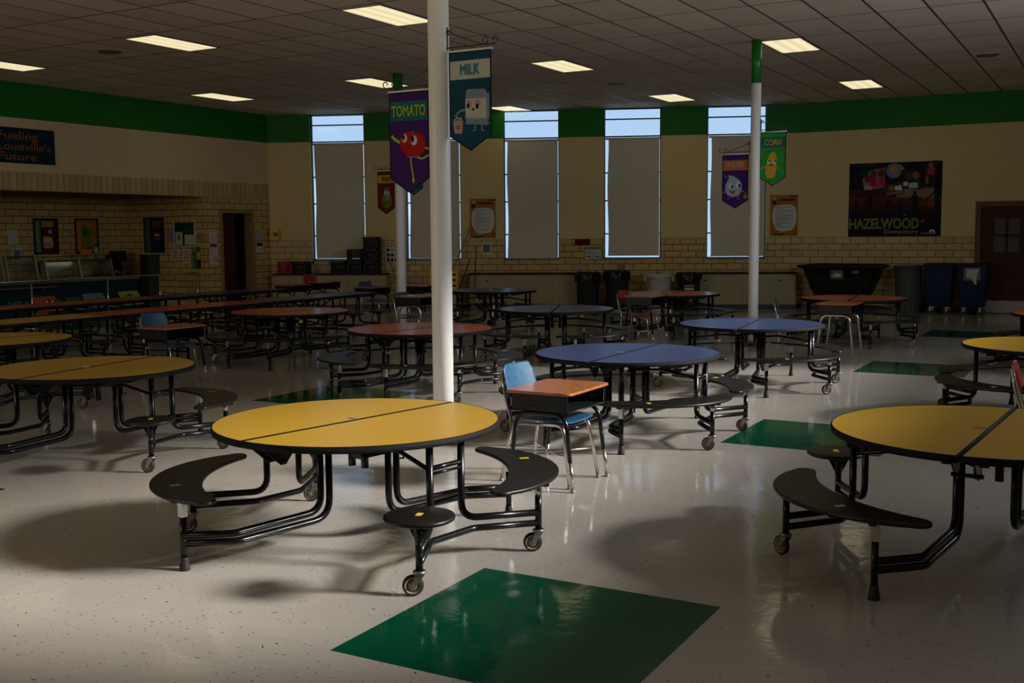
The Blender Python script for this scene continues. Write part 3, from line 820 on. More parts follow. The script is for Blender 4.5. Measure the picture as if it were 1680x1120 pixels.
# ------------------------------------------------------------------ long folding tables with round stools
LT = 2.80; LW = 0.76
def long_table(x, y, color, label):
    t = thing('long_folding_table', label, 'table', (x, y, 0), 0, 'long folding tables with round stools')
    for s in (1, -1):
        def tm(s=s):
            b = MB(); b.use(COL[color]); y0, y1 = (0.01, LT/2-0.007) if s > 0 else (-LT/2+0.007, -0.01)
            b.box((-LW/2+0.007, y0, TZ-0.01), (LW/2-0.007, y1, TZ)); return b.mesh('top')
        h = obj('tabletop_half', cached(('ltop', color, s), tm), t, label=color+' laminate half of the long top')
        def em(s=s):
            b = MB(); b.use(M_edge); y0, y1 = (0.003, LT/2) if s > 0 else (-LT/2, -0.003)
            b.box((-LW/2, y0, TZ-0.034), (LW/2, y1, TZ-0.0095)); 
            for xx in (-LW/2, LW/2-0.007): b.box((xx, y0, TZ-0.0095), (xx+0.007, y1, TZ+0.0005))
            for yy in ((y0, y0+0.007), (y1-0.007, y1)): b.box((-LW/2+0.007, yy[0], TZ-0.0095), (LW/2-0.007, yy[1], TZ+0.0005))
            b.box((-0.03, y0+0.02, TZ-0.07), (0.03, y1-0.02, TZ-0.034)); b.box((-LW/2+0.08, y0+0.1, TZ-0.055), (-LW/2+0.11, y1-0.1, TZ-0.034)); b.box((LW/2-0.11, y0+0.1, TZ-0.055), (LW/2-0.08, y1-0.1, TZ-0.034))
            return b.mesh('edge')
        obj('rubber_edge', cached(('ledge', s), em), h)
    def lk():
        b = MB(); b.use(M_steel)
        for s in (-1, 1):
            b.tube([(s*0.2, -0.25, 0.60), (s*0.2, 0.0, 0.50), (s*0.2, 0.25, 0.60)], 0.012, 8)
            b.tube([(s*0.05, 0, 0.62), (s*0.05, 0, 0.38)], 0.02, 10)
        b.tube([(-0.25, 0, 0.50), (0.25, 0, 0.50)], 0.012, 8)
        b.tube([(0, -1.05, 0.46), (0, 1.05, 0.46)], 0.012, 8)
        return b.mesh('linkage')
    obj('fold_linkage', cached('llink', lk), t)
    for s in (1, -1):
        def lk2(s=s):
            b = MB(); b.use(M_chrome); b.tube([(LW/2-0.03, s*0.45, 0.60), (LW/2-0.02, s*0.3, 0.585), (LW/2-0.03, s*0.15, 0.60)], 0.006, 6); return b.mesh('latch')
        obj('latch', cached(('llatch', s), lk2), t)
    ys = (-1.08, -0.38, 0.38, 1.08)
    SX = 0.56
    for yy in ys:
        for s in (-1, 1):
            def lf():
                b = MB(); b.use(M_steel)
                b.tube([(SX, 0, 0.17), (0.15, 0, 0.17), (0.15, 0, TZ-0.04)], 0.0165, 8, bend=0.12)
                b.tube([(SX, 0.0, 0.12), (0.0, 0.0, 0.12)], 0.0165, 8)
                return b.mesh('lower_frame')
            o = obj('lower_frame', cached('llf', lf), t); o.location = (0, yy, 0); o.rotation_euler = (0, 0, 0 if s > 0 else PI)
            def ss():
                b = MB(); b.use(M_seat); b.lathe([(0.150, SEATZ-0.026), (0.162, SEATZ-0.018), (0.163, SEATZ-0.006), (0.152, SEATZ), (0.0001, SEATZ+0.001)], 28, Matrix.Translation((SX, 0, 0)), cap=False)
                b.lathe([(0.150, SEATZ-0.026), (0.0001, SEATZ-0.026)], 28, Matrix.Translation((SX, 0, 0)), cap=False); return b.mesh('stool')
            o = obj('stool_seat', cached('lss', ss), t); o.location = (0, yy, 0); o.rotation_euler = (0, 0, 0 if s > 0 else PI)
            caster = abs(yy) > 1
            def sp_(c=caster):
                b = MB(); b.use(M_steel); b.lathe([(0.0175, 0.105 if c else 0.04), (0.0175, 0.28), (0.06, SEATZ-0.026)], 10, Matrix.Translation((SX, 0, 0)))
                if not c: b.lathe([(0.026, 0.0), (0.026, 0.012), (0.019, 0.05)], 10, Matrix.Translation((SX, 0, 0)))
                return b.mesh('stool_post')
            o = obj('stool_post', cached(('lsp', caster), sp_), t); o.location = (0, yy, 0); o.rotation_euler = (0, 0, 0 if s > 0 else PI)
            if caster:
                f = obj('caster_fork', cached('cfork', caster_fork), t); wv = obj('caster_wheel', cached('cwheel', caster_wheel), t)
                for k in (f, wv): k.location = (s*SX, yy, 0); k.rotation_euler = (0, 0, 0.6*s+yy)
    return t
for X0, y_end, row in ((-11.35, 9.43, 'front row'), (-13.68, 9.80, 'back row')):
    long_table(X0, y_end-LT/2, 'yellow', 'long yellow folding table with round stools, %s of the long tables' % row)
    long_table(X0, y_end+LT/2+0.03, 'red', 'long red folding table with round stools, %s of the long tables' % row)
    long_table(X0, y_end+LT*1.5+0.06, 'blue', 'long dark blue folding table with round stools, %s of the long tables' % row)

# ------------------------------------------------------------------ student desks and chairs
def rrect(x0, y0, x1, y1, r, n=5):
    p = []
    for cx, cy, a in ((x1-r, y1-r, 0), (x0+r, y1-r, PI/2), (x0+r, y0+r, PI), (x1-r, y0+r, 1.5*PI)):
        for i in range(n+1): p.append((cx+r*math.cos(a+PI/2*i/n), cy+r*math.sin(a+PI/2*i/n)))
    return p
def student_desk(x, y, deg, z, label, legs_black=True):
    """open box desk; long side along local y; open side faces +x"""
    t = thing('student_desk', label, 'desk', (x, y, 0), math.radians(deg), 'open front student desks')
    m = MB(); m.prism(rrect(-0.24, -0.31, 0.24, 0.31, 0.045), z-0.019, z, bev=0.005); obj('desktop', m, t, M_wood, label='orange wood laminate top')
    b = MB(); zb, zt = z-0.135, z-0.02; e = 0.004
    b.box((-0.205, -0.275, zb), (0.205, 0.275, zb+e)); b.box((-0.205, -0.275, zb), (-0.205+e, 0.275, zt))
    b.box((-0.205, -0.275, zb), (0.205, -0.275+e, zt)); b.box((-0.205, 0.275-e, zb), (0.205, 0.275, zt))
    b.tube([(0.205, -0.27, zb+0.003), (0.205, 0.27, zb+0.003)], 0.006, 6)
    for s in (-1, 1): b.box((-0.15, s*0.277-0.001, zb+0.03), (0.15, s*0.277+0.001, zb+0.034)); b.box((-0.15, s*0.277-0.001, zb+0.065), (0.15, s*0.277+0.001, zb+0.069))
    obj('book_box', b, t, M_deskmetal, label='dark metal book box open at the front')
    cut = 0.19 if legs_black else 0.06
    for s in (-1, 1):
        yy = s*0.245
        def P(k): # foot positions splayed
            return Vector((k*0.235, yy+s*0.02, 0.0))
        top = Vector((0.165, yy, zb-0.016))
        pts = [P(-1), Vector((-0.175, yy, zb-0.016)), Vector((0.175, yy, zb-0.016)), P(1)]
        def along(a, b_, zc): 
            k = (zc-a.z)/(b_.z-a.z); return a.lerp(b_, k)
        L = along(pts[0], pts[1], cut); R = along(pts[3], pts[2], cut)
        m = MB(); m.tube([L, pts[1], pts[2], R], 0.0145, 10, bend=0.09); o = obj('leg_frame', m, t, M_steel if legs_black else M_chrome, label='bent tube leg frame')
        for (a, b_) in ((pts[0], L), (pts[3], R)):
            if cut > 0.1:
                m = MB(); m.tube([a+Vector((0,0,0.012)), b_+Vector((0, 0, 0.01))], 0.012, 10); obj('leg_insert', m, o, M_chrome, label='chrome leg insert')
            m = MB(); m.lathe([(0.017, 0), (0.017, 0.008), (0.012, 0.02)], 12, Matrix.Translation((a.x, a.y, 0))); obj('glide', m, o, M_hub)
    return t
def school_chair(x, y, deg, m_, label, ztop=0.76):
    """moulded shell chair facing local +x"""
    k = ztop/0.76; sz = 0.42*k
    t = thing('school_chair', label, 'chair', (x, y, 0), math.radians(deg), 'moulded school chairs')
    # seat shell
    m = MB(); NX, NY = 12, 24; W = 0.21*k
    top = []
    for i in range(NX+1):
        row = []
        for j in range(NY+1):
            u, v = i/NX, j/NY*2-1
            wx = W*(1-0.18*(abs(u-0.5)*2)**4)
            xx = -0.19*k + 0.40*k*u; yy = v*wx
            zz = sz + 0.012*(u-0.5)**2*4*(1 if u < 0.5 else -0.6) - 0.014*(1-v*v)*(1-(2*u-1)**2) + 0.010*abs(v)**4
            row.append(Vector((xx, yy, zz)))
        top.append(row)
    def sheet(g, th, nrm):
        A = [[m.bm.verts.new(p) for p in r] for r in g]; B = [[m.bm.verts.new(p+nrm*th) for p in r] for r in g]
        n1, n2 = len(g)-1, len(g[0])-1
        for i in range(n1):
            for j in range(n2):
                m._face([A[i][j], A[i+1][j], A[i+1][j+1], A[i][j+1]], True); m._face([B[i][j], B[i][j+1], B[i+1][j+1], B[i+1][j]], True)
        for i in range(n1):
            m._face([A[i][0], B[i][0], B[i+1][0], A[i+1][0]]); m._face([A[i][n2], A[i+1][n2], B[i+1][n2], B[i][n2]])
        for j in range(n2):
            m._face([A[0][j], A[0][j+1], B[0][j+1], B[0][j]]); m._face([A[n1][j], B[n1][j], B[n1][j+1], A[n1][j+1]])
    sheet(top, 0.006, Vector((0, 0, -1)))
    obj('seat', m, t, m_)
    m = MB(); g = []
    zb0, zb1 = 0.55*k, ztop
    for i in range(NX+1):
        row = []
        for j in range(NY+1):
            u, v = i/NX, j/NY*2-1
            w = 0.190*k*(1-0.07*u) * (1 - 0.03*max(0, (u-0.7)/0.3)**2)
            zz = zb0+(zb1-zb0)*u
            if u > 0.75: zz -= 0.035*k*((u-0.75)/0.25)*(1-math.sqrt(max(0.0, 1-max(0, (abs(v)-0.72)/0.28)**2)))
            row.append(Vector((-0.235*k - 0.055*u*k + 0.022*v*v, v*w, zz)))
        g.append(row)
    sheet(g, 0.006, Vector((-1, 0, 0)))
    obj('backrest', m, t, m_)
    m = MB(); r = 0.0115
    for s in (-1, 1):
        yy = s*0.165*k
        # rear leg continues up to hold the back; side rail bends down into the front leg
        m.tube([(-0.27*k, s*0.205*k, 0.012), (-0.205*k, yy, sz-0.03), (-0.255*k, yy, 0.53*k), (-0.295*k, yy*0.95, 0.72*k)], r, 8, bend=0.10)
        m.tube([(-0.205*k, yy, sz-0.035), (0.175*k, yy, sz-0.022), (0.235*k, s*0.195*k, 0.012)], r, 8, bend=0.06)
    obj('tube_frame', m, t, M_chrome, label='chrome tube frame')
    m = MB()
    A, B, Cc, D = Vector((-0.235*k, 0.185*k, 0.20*k)), Vector((0.21*k, -0.18*k, 0.20*k)), Vector((-0.235*k, -0.185*k, 0.20*k)), Vector((0.21*k, 0.18*k, 0.20*k))
    O = Vector((0, 0, 0.175*k))
    m.tube([A, O, B], 0.006, 6, bend=0.03); m.tube([Cc, O+Vector((0, 0, 0.012)), D], 0.006, 6, bend=0.03)
    obj('cross_brace', m, t, M_chrome)
    for (a, b_) in ((-0.27*k, 0.205*k), (-0.27*k, -0.205*k), (0.235*k, 0.195*k), (0.235*k, -0.195*k)):
        m = MB(); m.lathe([(0.015, 0), (0.015, 0.01), (0.011, 0.02)], 10, Matrix.Translation((a, b_, 0))); obj('glide', m, t, M_hub)
    return t

student_desk(-3.225, 6.40, 0, 0.64, 'student desk with a shiny orange top beside the nearest blue table, black and chrome legs')
school_chair(-3.28, 6.42, -3, M_cblue, 'blue school chair tucked under the desk behind the nearest yellow table', 0.775)
student_desk(-9.23, 8.74, 0, 0.65, 'student desk left of the orange red round table, behind the yellow tables')
school_chair(-9.33, 8.80, -3, M_cblue, 'blue school chair tucked under the desk in front of the long red table', 0.78)
student_desk(-3.13, 14.27, 0, 0.73, 'tall chrome legged student desk in front of the red table on the right', False)
school_chair(-3.68, 14.30, 14, M_cblue, 'blue school chair seen side on, behind the blue table at the right column', 0.78)
student_desk(-6.06, 14.88, 0, 0.73, 'student desk with the red chair, in front of the off white round bin')
school_chair(-6.16, 14.92, -2, M_cred, 'red school chair tucked under the desk in the middle of the back', 0.79)
student_desk(-9.20, 13.62, 0, 0.73, 'chrome legged student desk just left of the thick white column', False)
school_chair(-9.30, 13.66, -2, M_cnavy, 'navy school chair tucked under the desk beside the far white column', 0.765)
student_desk(-14.25, 16.65, 0, 0.68, 'student desk at the far left end of the cabinet, left of its neighbour')
student_desk(-14.15, 17.50, 0, 0.70, 'student desk in front of the milk crates, right of its neighbour')
school_chair(-14.22, 17.50, 0, M_cred, 'red school chair at the right one of the two far desks below the milk crates', 0.84)
student_desk(-12.15, 16.45, 0, 0.68, 'far student desk left of the far white column')
student_desk(-11.60, 17.30, 0, 0.68, 'far student desk directly behind the far white column')
school_chair(-12.10, 16.50, -2, M_cnavy, 'navy school chair at the far desk below the tall crate stack', 0.77)
school_chair(-0.37, 8.50, 2, M_cred, 'red school chair at the right edge, between two yellow tables', 0.71)

# ------------------------------------------------------------------ signs, posters, banners
def frame(o, right):
    """placement matrix: local x = right, y = up, z = towards the room"""
    r = Vector((right[0], right[1], 0)).normalized(); n = r.cross(Vector((0, 0, 1)))
    return Matrix(((r.x, 0, n.x, o[0]), (r.y, 0, n.y, o[1]), (r.z, 1, n.z, o[2]), (0, 0, 0, 1)))
def text_mesh(s, x0, y0, x1, y1, z, m, bold=0.0, outline=0.0, keep=False, rot=0.0, ex=0.0006):
    cu = bpy.data.curves.new('lettering', 'FONT'); cu.body = s; cu.size = 1.0; cu.extrude = 0.0; cu.resolution_u = 3
    if bold: cu.bevel_depth = bold; cu.bevel_resolution = 0; cu.fill_mode = 'BOTH'
    if outline: cu.fill_mode = 'NONE'
    o = bpy.data.objects.new('lettering', cu)
    if outline:
        cu.bevel_depth = outline; cu.bevel_resolution = 0
    me = bpy.data.meshes.new_from_object(o); bpy.data.objects.remove(o)
    if rot: me.transform(Matrix.Rotation(rot, 4, 'Z'))
    xs = [v.co.x for v in me.vertices]; ys = [v.co.y for v in me.vertices]
    a, b, c, d = min(xs), max(xs), min(ys), max(ys)
    sx, sy = (x1-x0)/max(1e-6, b-a), (y1-y0)/max(1e-6, d-c)
    for v in me.vertices:
        v.co.x = x0+(v.co.x-a)*sx; v.co.y = y0+(v.co.y-c)*sy; v.co.z = z + v.co.z*0.004
    me.materials.clear(); me.materials.append(m)
    return me
class Art:
    def __init__(self, z=0.003): self.m = MB(); self.z = z
    def poly(self, p, m):
        a = 0
        for i in range(len(p)): a += p[i][0]*p[(i+1) % len(p)][1]-p[(i+1) % len(p)][0]*p[i][1]
        if a < 0: p = list(reversed(p))
        self.m.use(m); vs = [self.m.bm.verts.new((x, y, self.z)) for x, y in p]; self.m._face(vs); self.z += 0.00022; return self
    def rect(self, x0, y0, x1, y1, m): return self.poly([(x0, y0), (x1, y0), (x1, y1), (x0, y1)], m)
    def circ(self, x, y, r, m, ry=None): return self.poly(circle(x, y, r, 28, ry=ry), m)
    def stroke(self, pts, w, m):
        P = [Vector(p) for p in pts]; L, R = [], []
        for i, p in enumerate(P):
            t = (P[min(i+1, len(P)-1)]-P[max(i-1, 0)]).normalized(); n = Vector((-t.y, t.x))*w/2
            L.append(p+n); R.append(p-n)
        self.m.use(m)
        vl = [self.m.bm.verts.new((p.x, p.y, self.z)) for p in L]; vr = [self.m.bm.verts.new((p.x, p.y, self.z)) for p in R]
        for i in range(len(P)-1): self.m._face([vl[i], vr[i], vr[i+1], vl[i+1]])
        self.z += 0.00022; return self
    def done(self, parent, name='artwork'):
        me = bpy.data.meshes.new(name); self.m.bm.to_mesh(me); self.m.bm.free()
        for k in self.m.mats: me.materials.append(k)
        return obj(name, me, parent)

K = flat
c_purple = K('purple', (0.055, 0.012, 0.13)); c_teal = K('teal', (0.015, 0.13, 0.14)); c_lime = K('lime', (0.38, 0.50, 0.02))
c_red = K('red', (0.42, 0.01, 0.01)); c_white = K('white', (0.62, 0.62, 0.58)); c_blk = K('black', (0.012, 0.012, 0.015))
c_deep = K('deep_teal', (0.008, 0.06, 0.10)); c_cream = K('cream', (0.50, 0.52, 0.44)); c_sky = K('sky_blue', (0.03, 0.22, 0.42))
c_pale = K('pale_grey_blue', (0.34, 0.40, 0.46)); c_pale2 = K('grey_blue', (0.20, 0.27, 0.36)); c_leaf = K('leaf_green', (0.02, 0.22, 0.03))
c_orange = K('orange', (0.55, 0.13, 0.015)); c_yel = K('golden', (0.62, 0.36, 0.01)); c_green = K('grass_green', (0.02, 0.30, 0.04))
c_brown = K('brick_red', (0.16, 0.02, 0.008)); c_pear = K('pear_green', (0.15, 0.22, 0.01)); c_pink = K('pink', (0.5, 0.30, 0.28)); c_mag = K('magenta', (0.45, 0.02, 0.10))
c_dgreen = K('dark_green', (0.005, 0.05, 0.03)); c_navy = K('navy', (0.004, 0.022, 0.035)); c_skin = K('skin_brown', (0.25, 0.11, 0.055)); c_skin2 = K('skin_dark', (0.10, 0.04, 0.02))

def banner(px, py, side, x0, x1, ztop, ztip, ground, word, wordcol, band, bandcol, label, art, maps, has_word=True):
    """pennant hung from a scroll bracket on a column. maps: (ox, oy, shear, kx, ky) pixel -> metres"""
    t = thing('hanging_banner', label, 'banner', M=frame((x0, py, ztop), (1, 0)), group='pennant banners hung from the columns')
    w = x1-x0; h = ztop-ztip; hs = h-0.115
    m = MB(); m.prism([(0, 0), (0, -hs), (w/2, -h), (w, -hs), (w, 0)][::-1], -0.0015, 0.0015); obj('cloth', m, t, c_blk, label='pennant cloth with a black border')
    a = Art(0.0022); i = 0.011
    a.poly([(i, -i), (i, -hs+0.005), (w/2, -h+0.015), (w-i, -hs+0.005), (w-i, -i)], ground)
    ox, oy, sh, kx, ky = maps
    def q(X, Y): return ((X-ox)*kx, -(Y-(oy+sh*(X-ox)))*ky)
    if band: a.rect(i, -band[1], w-i, -band[0], bandcol)
    if art: art(a, q, kx)
    a.done(t)
    if has_word:
        b0 = band[0]; b1 = band[1]; hh = b1-b0
        lw = 0.46 if len(word) <= 4 else 0.86
        if word == 'CORN': lw = 0.66
        if word == 'WATER': lw = 0.70
        if word == 'MILK': obj('carton_lettering', text_mesh('Milk', q(226, 0)[0], q(0, 824)[1]+0.0, q(298, 0)[0], q(0, 792)[1], a.z+0.0012, c_cream), t)
        me = text_mesh(word, w*(1-lw)/2, -b1+hh*0.22, w*(1+lw)/2, -b0-hh*0.20, a.z+0.0012, wordcol, bold=0.022); obj('lettering', me, t)
    r = MB(); r.tube([(-0.01, 0.004, 0), (w+0.01, 0.004, 0)], 0.0075, 8); obj('top_rod', r, t, M_pole, label='white top rod')
    # scroll bracket (iron): side +1 banner right of the column
    s = side; xc = (px-x0)    # column centre in local x
    r = MB(); X0 = xc + s*0.075; X1 = (w+0.03 if s > 0 else -0.03)
    r.tube([(X0, 0.035, 0), (X1, 0.035, 0)], 0.005, 6)
    def scroll(cx, cy, rad, s_):
        return [(cx + s_*rad*(1-0.45*k/10)*math.cos(PI*1.5+k*0.52*-1), cy + rad*(1-0.45*k/10)*math.sin(PI*1.5+k*0.52*-1)*1, 0) for k in range(11)]
    r.tube(scroll(X1, 0.065, 0.028, -s), 0.0045, 6); r.tube(scroll(X1-s*0.085, 0.065, 0.028, -s), 0.0045, 6)
    r.tube([(X0, 0.17, 0), (X0+s*0.05, 0.135, 0), (X1-s*0.13, 0.045, 0), (X1-s*0.085, 0.036, 0)], 0.0045, 6)
    r.box((X0-0.006, 0.015, -0.012), (X0+0.006, 0.19, 0.012)); r.tube(scroll(X0+s*0.03, 0.15, 0.022, s), 0.0045, 6)
    for xx in (0.03, w-0.03): r.tube([(xx, 0.035, 0), (xx, 0.008, 0)], 0.003, 5)
    obj('scroll_bracket', r, t, M_iron, label='brown iron scroll bracket')
    return t
def eye(a, x, y, r, ry, dx, dy, w=c_white):
    a.circ(x, y, r, w, ry=ry); a.circ(x+dx, y+dy, r*0.5, c_blk, ry=ry*0.55)
def art_tomato(a, q, k):
    a.stroke([q(95, 530), q(130, 565), q(180, 590)], 22*k, c_lime); a.stroke([q(385, 625), q(445, 635)], 13*k, c_lime)
    a.stroke([q(272, 715), q(278, 800), q(292, 870), q(295, 940)], 12*k, c_lime); a.circ(*q(294, 915), 11*k, c_lime, ry=24*k)
    a.stroke([q(330, 712), q(375, 725), q(425, 700), q(445, 690)], 13*k, c_lime)
    a.circ(*q(295, 700), 62*k, K('lilac', (0.30, 0.08, 0.32)), ry=16*k)
    a.circ(*q(250, 590), 78*k, c_red, ry=88*k); a.circ(*q(335, 595), 74*k, c_red, ry=88*k); a.circ(*q(292, 625), 90*k, c_red, ry=72*k)
    a.poly([q(270, 492), q(298, 485), q(325, 492), q(303, 498), q(293, 510)], c_leaf); a.stroke([q(297, 490), q(293, 465)], 6*k, c_leaf)
    a.circ(*q(217, 548), 25*k, c_white, ry=34*k); a.circ(*q(207, 540), 14*k, c_blk, ry=22*k)
    a.circ(*q(305, 565), 30*k, c_white, ry=38*k); a.circ(*q(292, 555), 16*k, c_blk, ry=26*k)
    a.stroke([q(247, 612), q(258, 620), q(268, 610)], 5*k, c_blk)
def art_milk(a, q, k):
    a.stroke([q(95, 780), q(120, 745), q(150, 725), q(190, 715)], 15*k, c_pale2)
    a.poly([q(78, 815), q(165, 808), q(155, 920), q(90, 922)], c_pink); a.circ(*q(122, 867), 15*k, c_dgreen); a.circ(*q(122, 867), 9*k, c_pink)
    for j, (X, Y) in enumerate(((98, 800), (115, 785), (132, 800), (145, 790))): a.poly([q(X-12, Y+10), q(X, Y-12), q(X+12, Y+10)], c_white if j % 2 else c_pale)
    a.stroke([q(268, 840), q(270, 888), q(248, 890)], 8*k, c_pale); a.stroke([q(325, 840), q(327, 885), q(345, 885)], 8*k, c_pale)
    a.poly([q(365, 570), q(390, 562), q(392, 770), q(365, 838)], c_pale2)
    a.poly([q(187, 625), q(197, 552), q(215, 542), q(350, 533), q(368, 545), q(370, 625)], c_pale2)
    a.poly([q(187, 625), q(365, 608), q(368, 838), q(188, 838)], c_cream); a.poly([q(188, 785), q(368, 780), q(368, 838), q(188, 838)], c_pale2)
    a.circ(*q(220, 665), 24*k, c_pink, ry=28*k); a.circ(*q(295, 655), 26*k, c_pink, ry=28*k)
    a.circ(*q(210, 683), 11*k, c_blk, ry=19*k); a.circ(*q(288, 682), 12*k, c_blk, ry=20*k)
    a.circ(*q(255, 710), 11*k, c_blk, ry=9*k); a.stroke([q(370, 830), q(390, 810), q(398, 830)], 7*k, c_pale)
def art_water(a, q, k):
    for X, Y in ((135, 672), (155, 690)): a.stroke([q(X, Y-8), q(X+14, Y+8)], 8*k, c_pale)
    a.stroke([q(115, 865), q(150, 875)], 10*k, c_pale2); a.stroke([q(350, 850), q(385, 860), q(405, 890)], 9*k, c_pale2)
    a.circ(*q(397, 915), 25*k, c_orange); a.stroke([q(210, 915), q(205, 940), q(180, 948)], 8*k, c_pale2); a.stroke([q(300, 905), q(310, 948), q(322, 945)], 8*k, c_pale2)
    a.poly([q(180, 660), q(250, 672), q(320, 715), q(352, 775), q(350, 850), q(310, 905), q(240, 925), q(180, 905), q(145, 850), q(148, 780), q(180, 725), q(195, 690)], c_pale)
    eye(a, *q(217, 795), 28*k, 33*k, 14*k, -6*k); eye(a, *q(310, 775), 33*k, 38*k, 14*k, -10*k)
    a.poly([q(195, 838), q(235, 860), q(285, 842), q(245, 882), q(215, 870)], c_blk); a.circ(*q(240, 868), 14*k, c_red, ry=7*k)
def art_corn(a, q, k):
    pts = [q(590+2, 560), q(590, 500), q(620, 430), q(670, 375), q(740, 345), q(820, 335), q(875, 360), q(885, 400), q(885, 480), q(860, 540), q(835, 580)]
    a.stroke(pts, 7*k, c_brown); a.stroke([q(590, 575), q(655, 555)], 9*k, c_yel); a.stroke([q(785, 555), q(830, 575)], 9*k, c_yel)
    a.poly([q(715, 385), q(740, 373), q(770, 380), q(788, 430), q(785, 560), q(770, 670), q(735, 695), q(680, 690), q(653, 650), q(655, 560), q(680, 450)], K('corn_yellow', (0.58, 0.34, 0.03)))
    eye(a, *q(690, 492), 20*k, 22*k, 8*k, 10*k); eye(a, *q(760, 492), 20*k, 22*k, 8*k, 10*k)
    a.poly([q(702, 522), q(742, 522), q(735, 540), q(712, 540)], c_blk)
def art_pear(a, q, k):
    a.poly([q(160, 485), q(210, 475), q(245, 510), q(245, 555), q(185, 530)], K('pear_leaf', (0.01, 0.09, 0.02)))
    a.circ(*q(275, 780), 95*k, c_pear, ry=110*k); a.circ(*q(270, 640), 52*k, c_pear, ry=90*k)
    a.circ(*q(245, 640), 24*k, c_white, ry=36*k); a.circ(*q(300, 640), 24*k, c_white, ry=36*k); a.circ(*q(240, 655), 10*k, c_blk); a.circ(*q(290, 655), 10*k, c_blk)
    a.circ(*q(288, 715), 38*k, c_pale, ry=36*k); a.circ(*q(290, 715), 16*k, c_blk); a.stroke([q(180, 820), q(245, 815)], 14*k, c_blk)
banner(PF[0], PF[1], -1, -5.085, -4.712, 2.755, 1.968, c_purple, 'TOMATO', c_lime, (0.075, 0.225), c_teal, 'purple pennant banner with a dancing tomato, left of the thick white column', art_tomato, (75, 150, -0.067, 0.00101, 0.00088))
banner(PF[0], PF[1], 1, -4.522, -4.150, 3.017, 2.272, c_deep, 'MILK', c_sky, (0.070, 0.208), c_cream, 'dark teal pennant banner with a milk carton, right of the thick white column', art_milk, (47, 235, -0.105, 0.00103, 0.000878))
banner(PR[0], PR[1], -1, -5.078, -4.692, 2.745, 1.977, c_purple, 'WATER', c_pale, (0.080, 0.225), c_orange, 'purple pennant banner with a smiling water drop, left of the right column', art_water, (107, 418, -0.04, 0.00120, 0.00118))
banner(PR[0], PR[1], 1, -4.528, -4.158, 3.036, 2.284, c_green, 'CORN', c_yel, (0.072, 0.215), c_teal, 'green pennant banner with a skipping corn cob, right of the right column', art_corn, (580, 135, -0.046, 0.00116, 0.00114))
banner(PB[0], PB[1], -1, -11.170, -10.805, 2.715, 1.985, c_brown, 'PEAR', c_ink if False else c_blk, (0.065, 0.200), c_yel, 'brick red pennant banner with a pear, partly behind the tomato banner', art_pear, (100, 225, 0.0, 0.00112, 0.0009))
banner(PB[0], PB[1], 1, -10.605, -10.235, 3.03, 2.295, c_teal, '', c_blk, None, None, 'teal pennant banner whose tip shows just below the tomato banner', None, (0, 0, 0, 1, 1), has_word=False)

def panel(name, label, cat, o, right, w, h, m, group=None, th=0.003, framed=None):
    t = thing(name, label, cat, M=frame(o, right), group=group)    # origin = top left corner
    b = MB(); b.box((0, -h, 0.0005), (w, 0, th)); obj('sheet', b, t, m)
    if framed:
        f = MB(); e = 0.03
        f.box((-e, -h-e, 0), (0, e, 0.02)); f.box((w, -h-e, 0), (w+e, e, 0.02)); f.box((0, 0, 0), (w, e, 0.02)); f.box((0, -h-e, 0), (w, -h, 0.02))
        obj('frame', f, t, framed)
    return t
def bars(a, x0, x1, y0, y1, n, m, rnd):
    for i in range(n):
        y = y0+(y1-y0)*i/max(1, n-1); th = abs(y1-y0)/n*0.35
        x = x0
        while x < x1-0.01:
            L = rnd.uniform(0.02, 0.06)*(x1-x0)/0.3; a.rect(x, y-th/2, min(x+L, x1), y+th/2, m); x += L+0.012*(x1-x0)/0.3
            if rnd.random() < 0.08: break
def winpos(x, z, off=0.0):
    u_ = (x-WA.x)/WD.x; q = WA+WD*u_+WN*off; return (q.x, q.y, z)
def cafeteria(x, label):
    t = panel('cafeteria_poster', label, 'poster', winpos(x, 2.405), WD, 0.565, 0.85, K('poster_orange', (0.42, 0.15, 0.015)), 'orange cafeteria rules posters')
    b = MB(); b.box((-0.02, -0.87, 0.0), (0.585, 0.02, 0.0006)); obj('clear_sleeve', b, t, K('pale_tan', (0.45, 0.34, 0.18)))
    kx, ky = 0.565/403, 0.85/623
    def q(X, Y): return ((X-112)*kx, -(Y-105)*ky)
    a = Art(0.0035)
    a.rect(*q(132, 240), *q(200, 185), c_dgreen); a.circ(*q(168, 150), 33*kx, c_pale, ry=20*ky); a.rect(*q(395, 130), *q(515, 113), c_blk)
    a.poly([q(160, 290), q(200, 262), q(300, 247), q(420, 252), q(470, 275), q(492, 340), q(500, 420), q(497, 520), q(470, 600), q(425, 650), q(310, 662), q(240, 690), q(262, 655), q(205, 640), q(160, 560), q(143, 500), q(133, 385), q(145, 330)], c_white)
    rnd = random.Random(3)
    for (X0, X1, Y) in ((180, 440, 288), (195, 310, 316), (180, 465, 347), (195, 310, 376), (180, 430, 412), (180, 410, 446), (195, 460, 472), (195, 300, 500), (180, 415, 532), (195, 285, 560), (210, 440, 597)):
        x = X0
        while x < X1:
            L = rnd.uniform(12, 40); a.rect(*q(x, Y+5), *q(min(X1, x+L), Y-5), K('grey_print', (0.20, 0.19, 0.18))); x += L+7
    a.rect(*q(160, 718), *q(310, 702), c_blk); a.poly([q(480, 715), q(488, 675), q(502, 715)], c_blk)
    a.done(t)
    me = text_mesh('CAFETERIA', *q(225, 190), *q(475, 155), a.z+0.001, c_blk, bold=0.03); obj('lettering', me, t)
cafeteria(-12.628, 'orange cafeteria rules poster left of the third tall window')
cafeteria(-6.585, 'orange cafeteria rules poster right of the column with the corn banner')

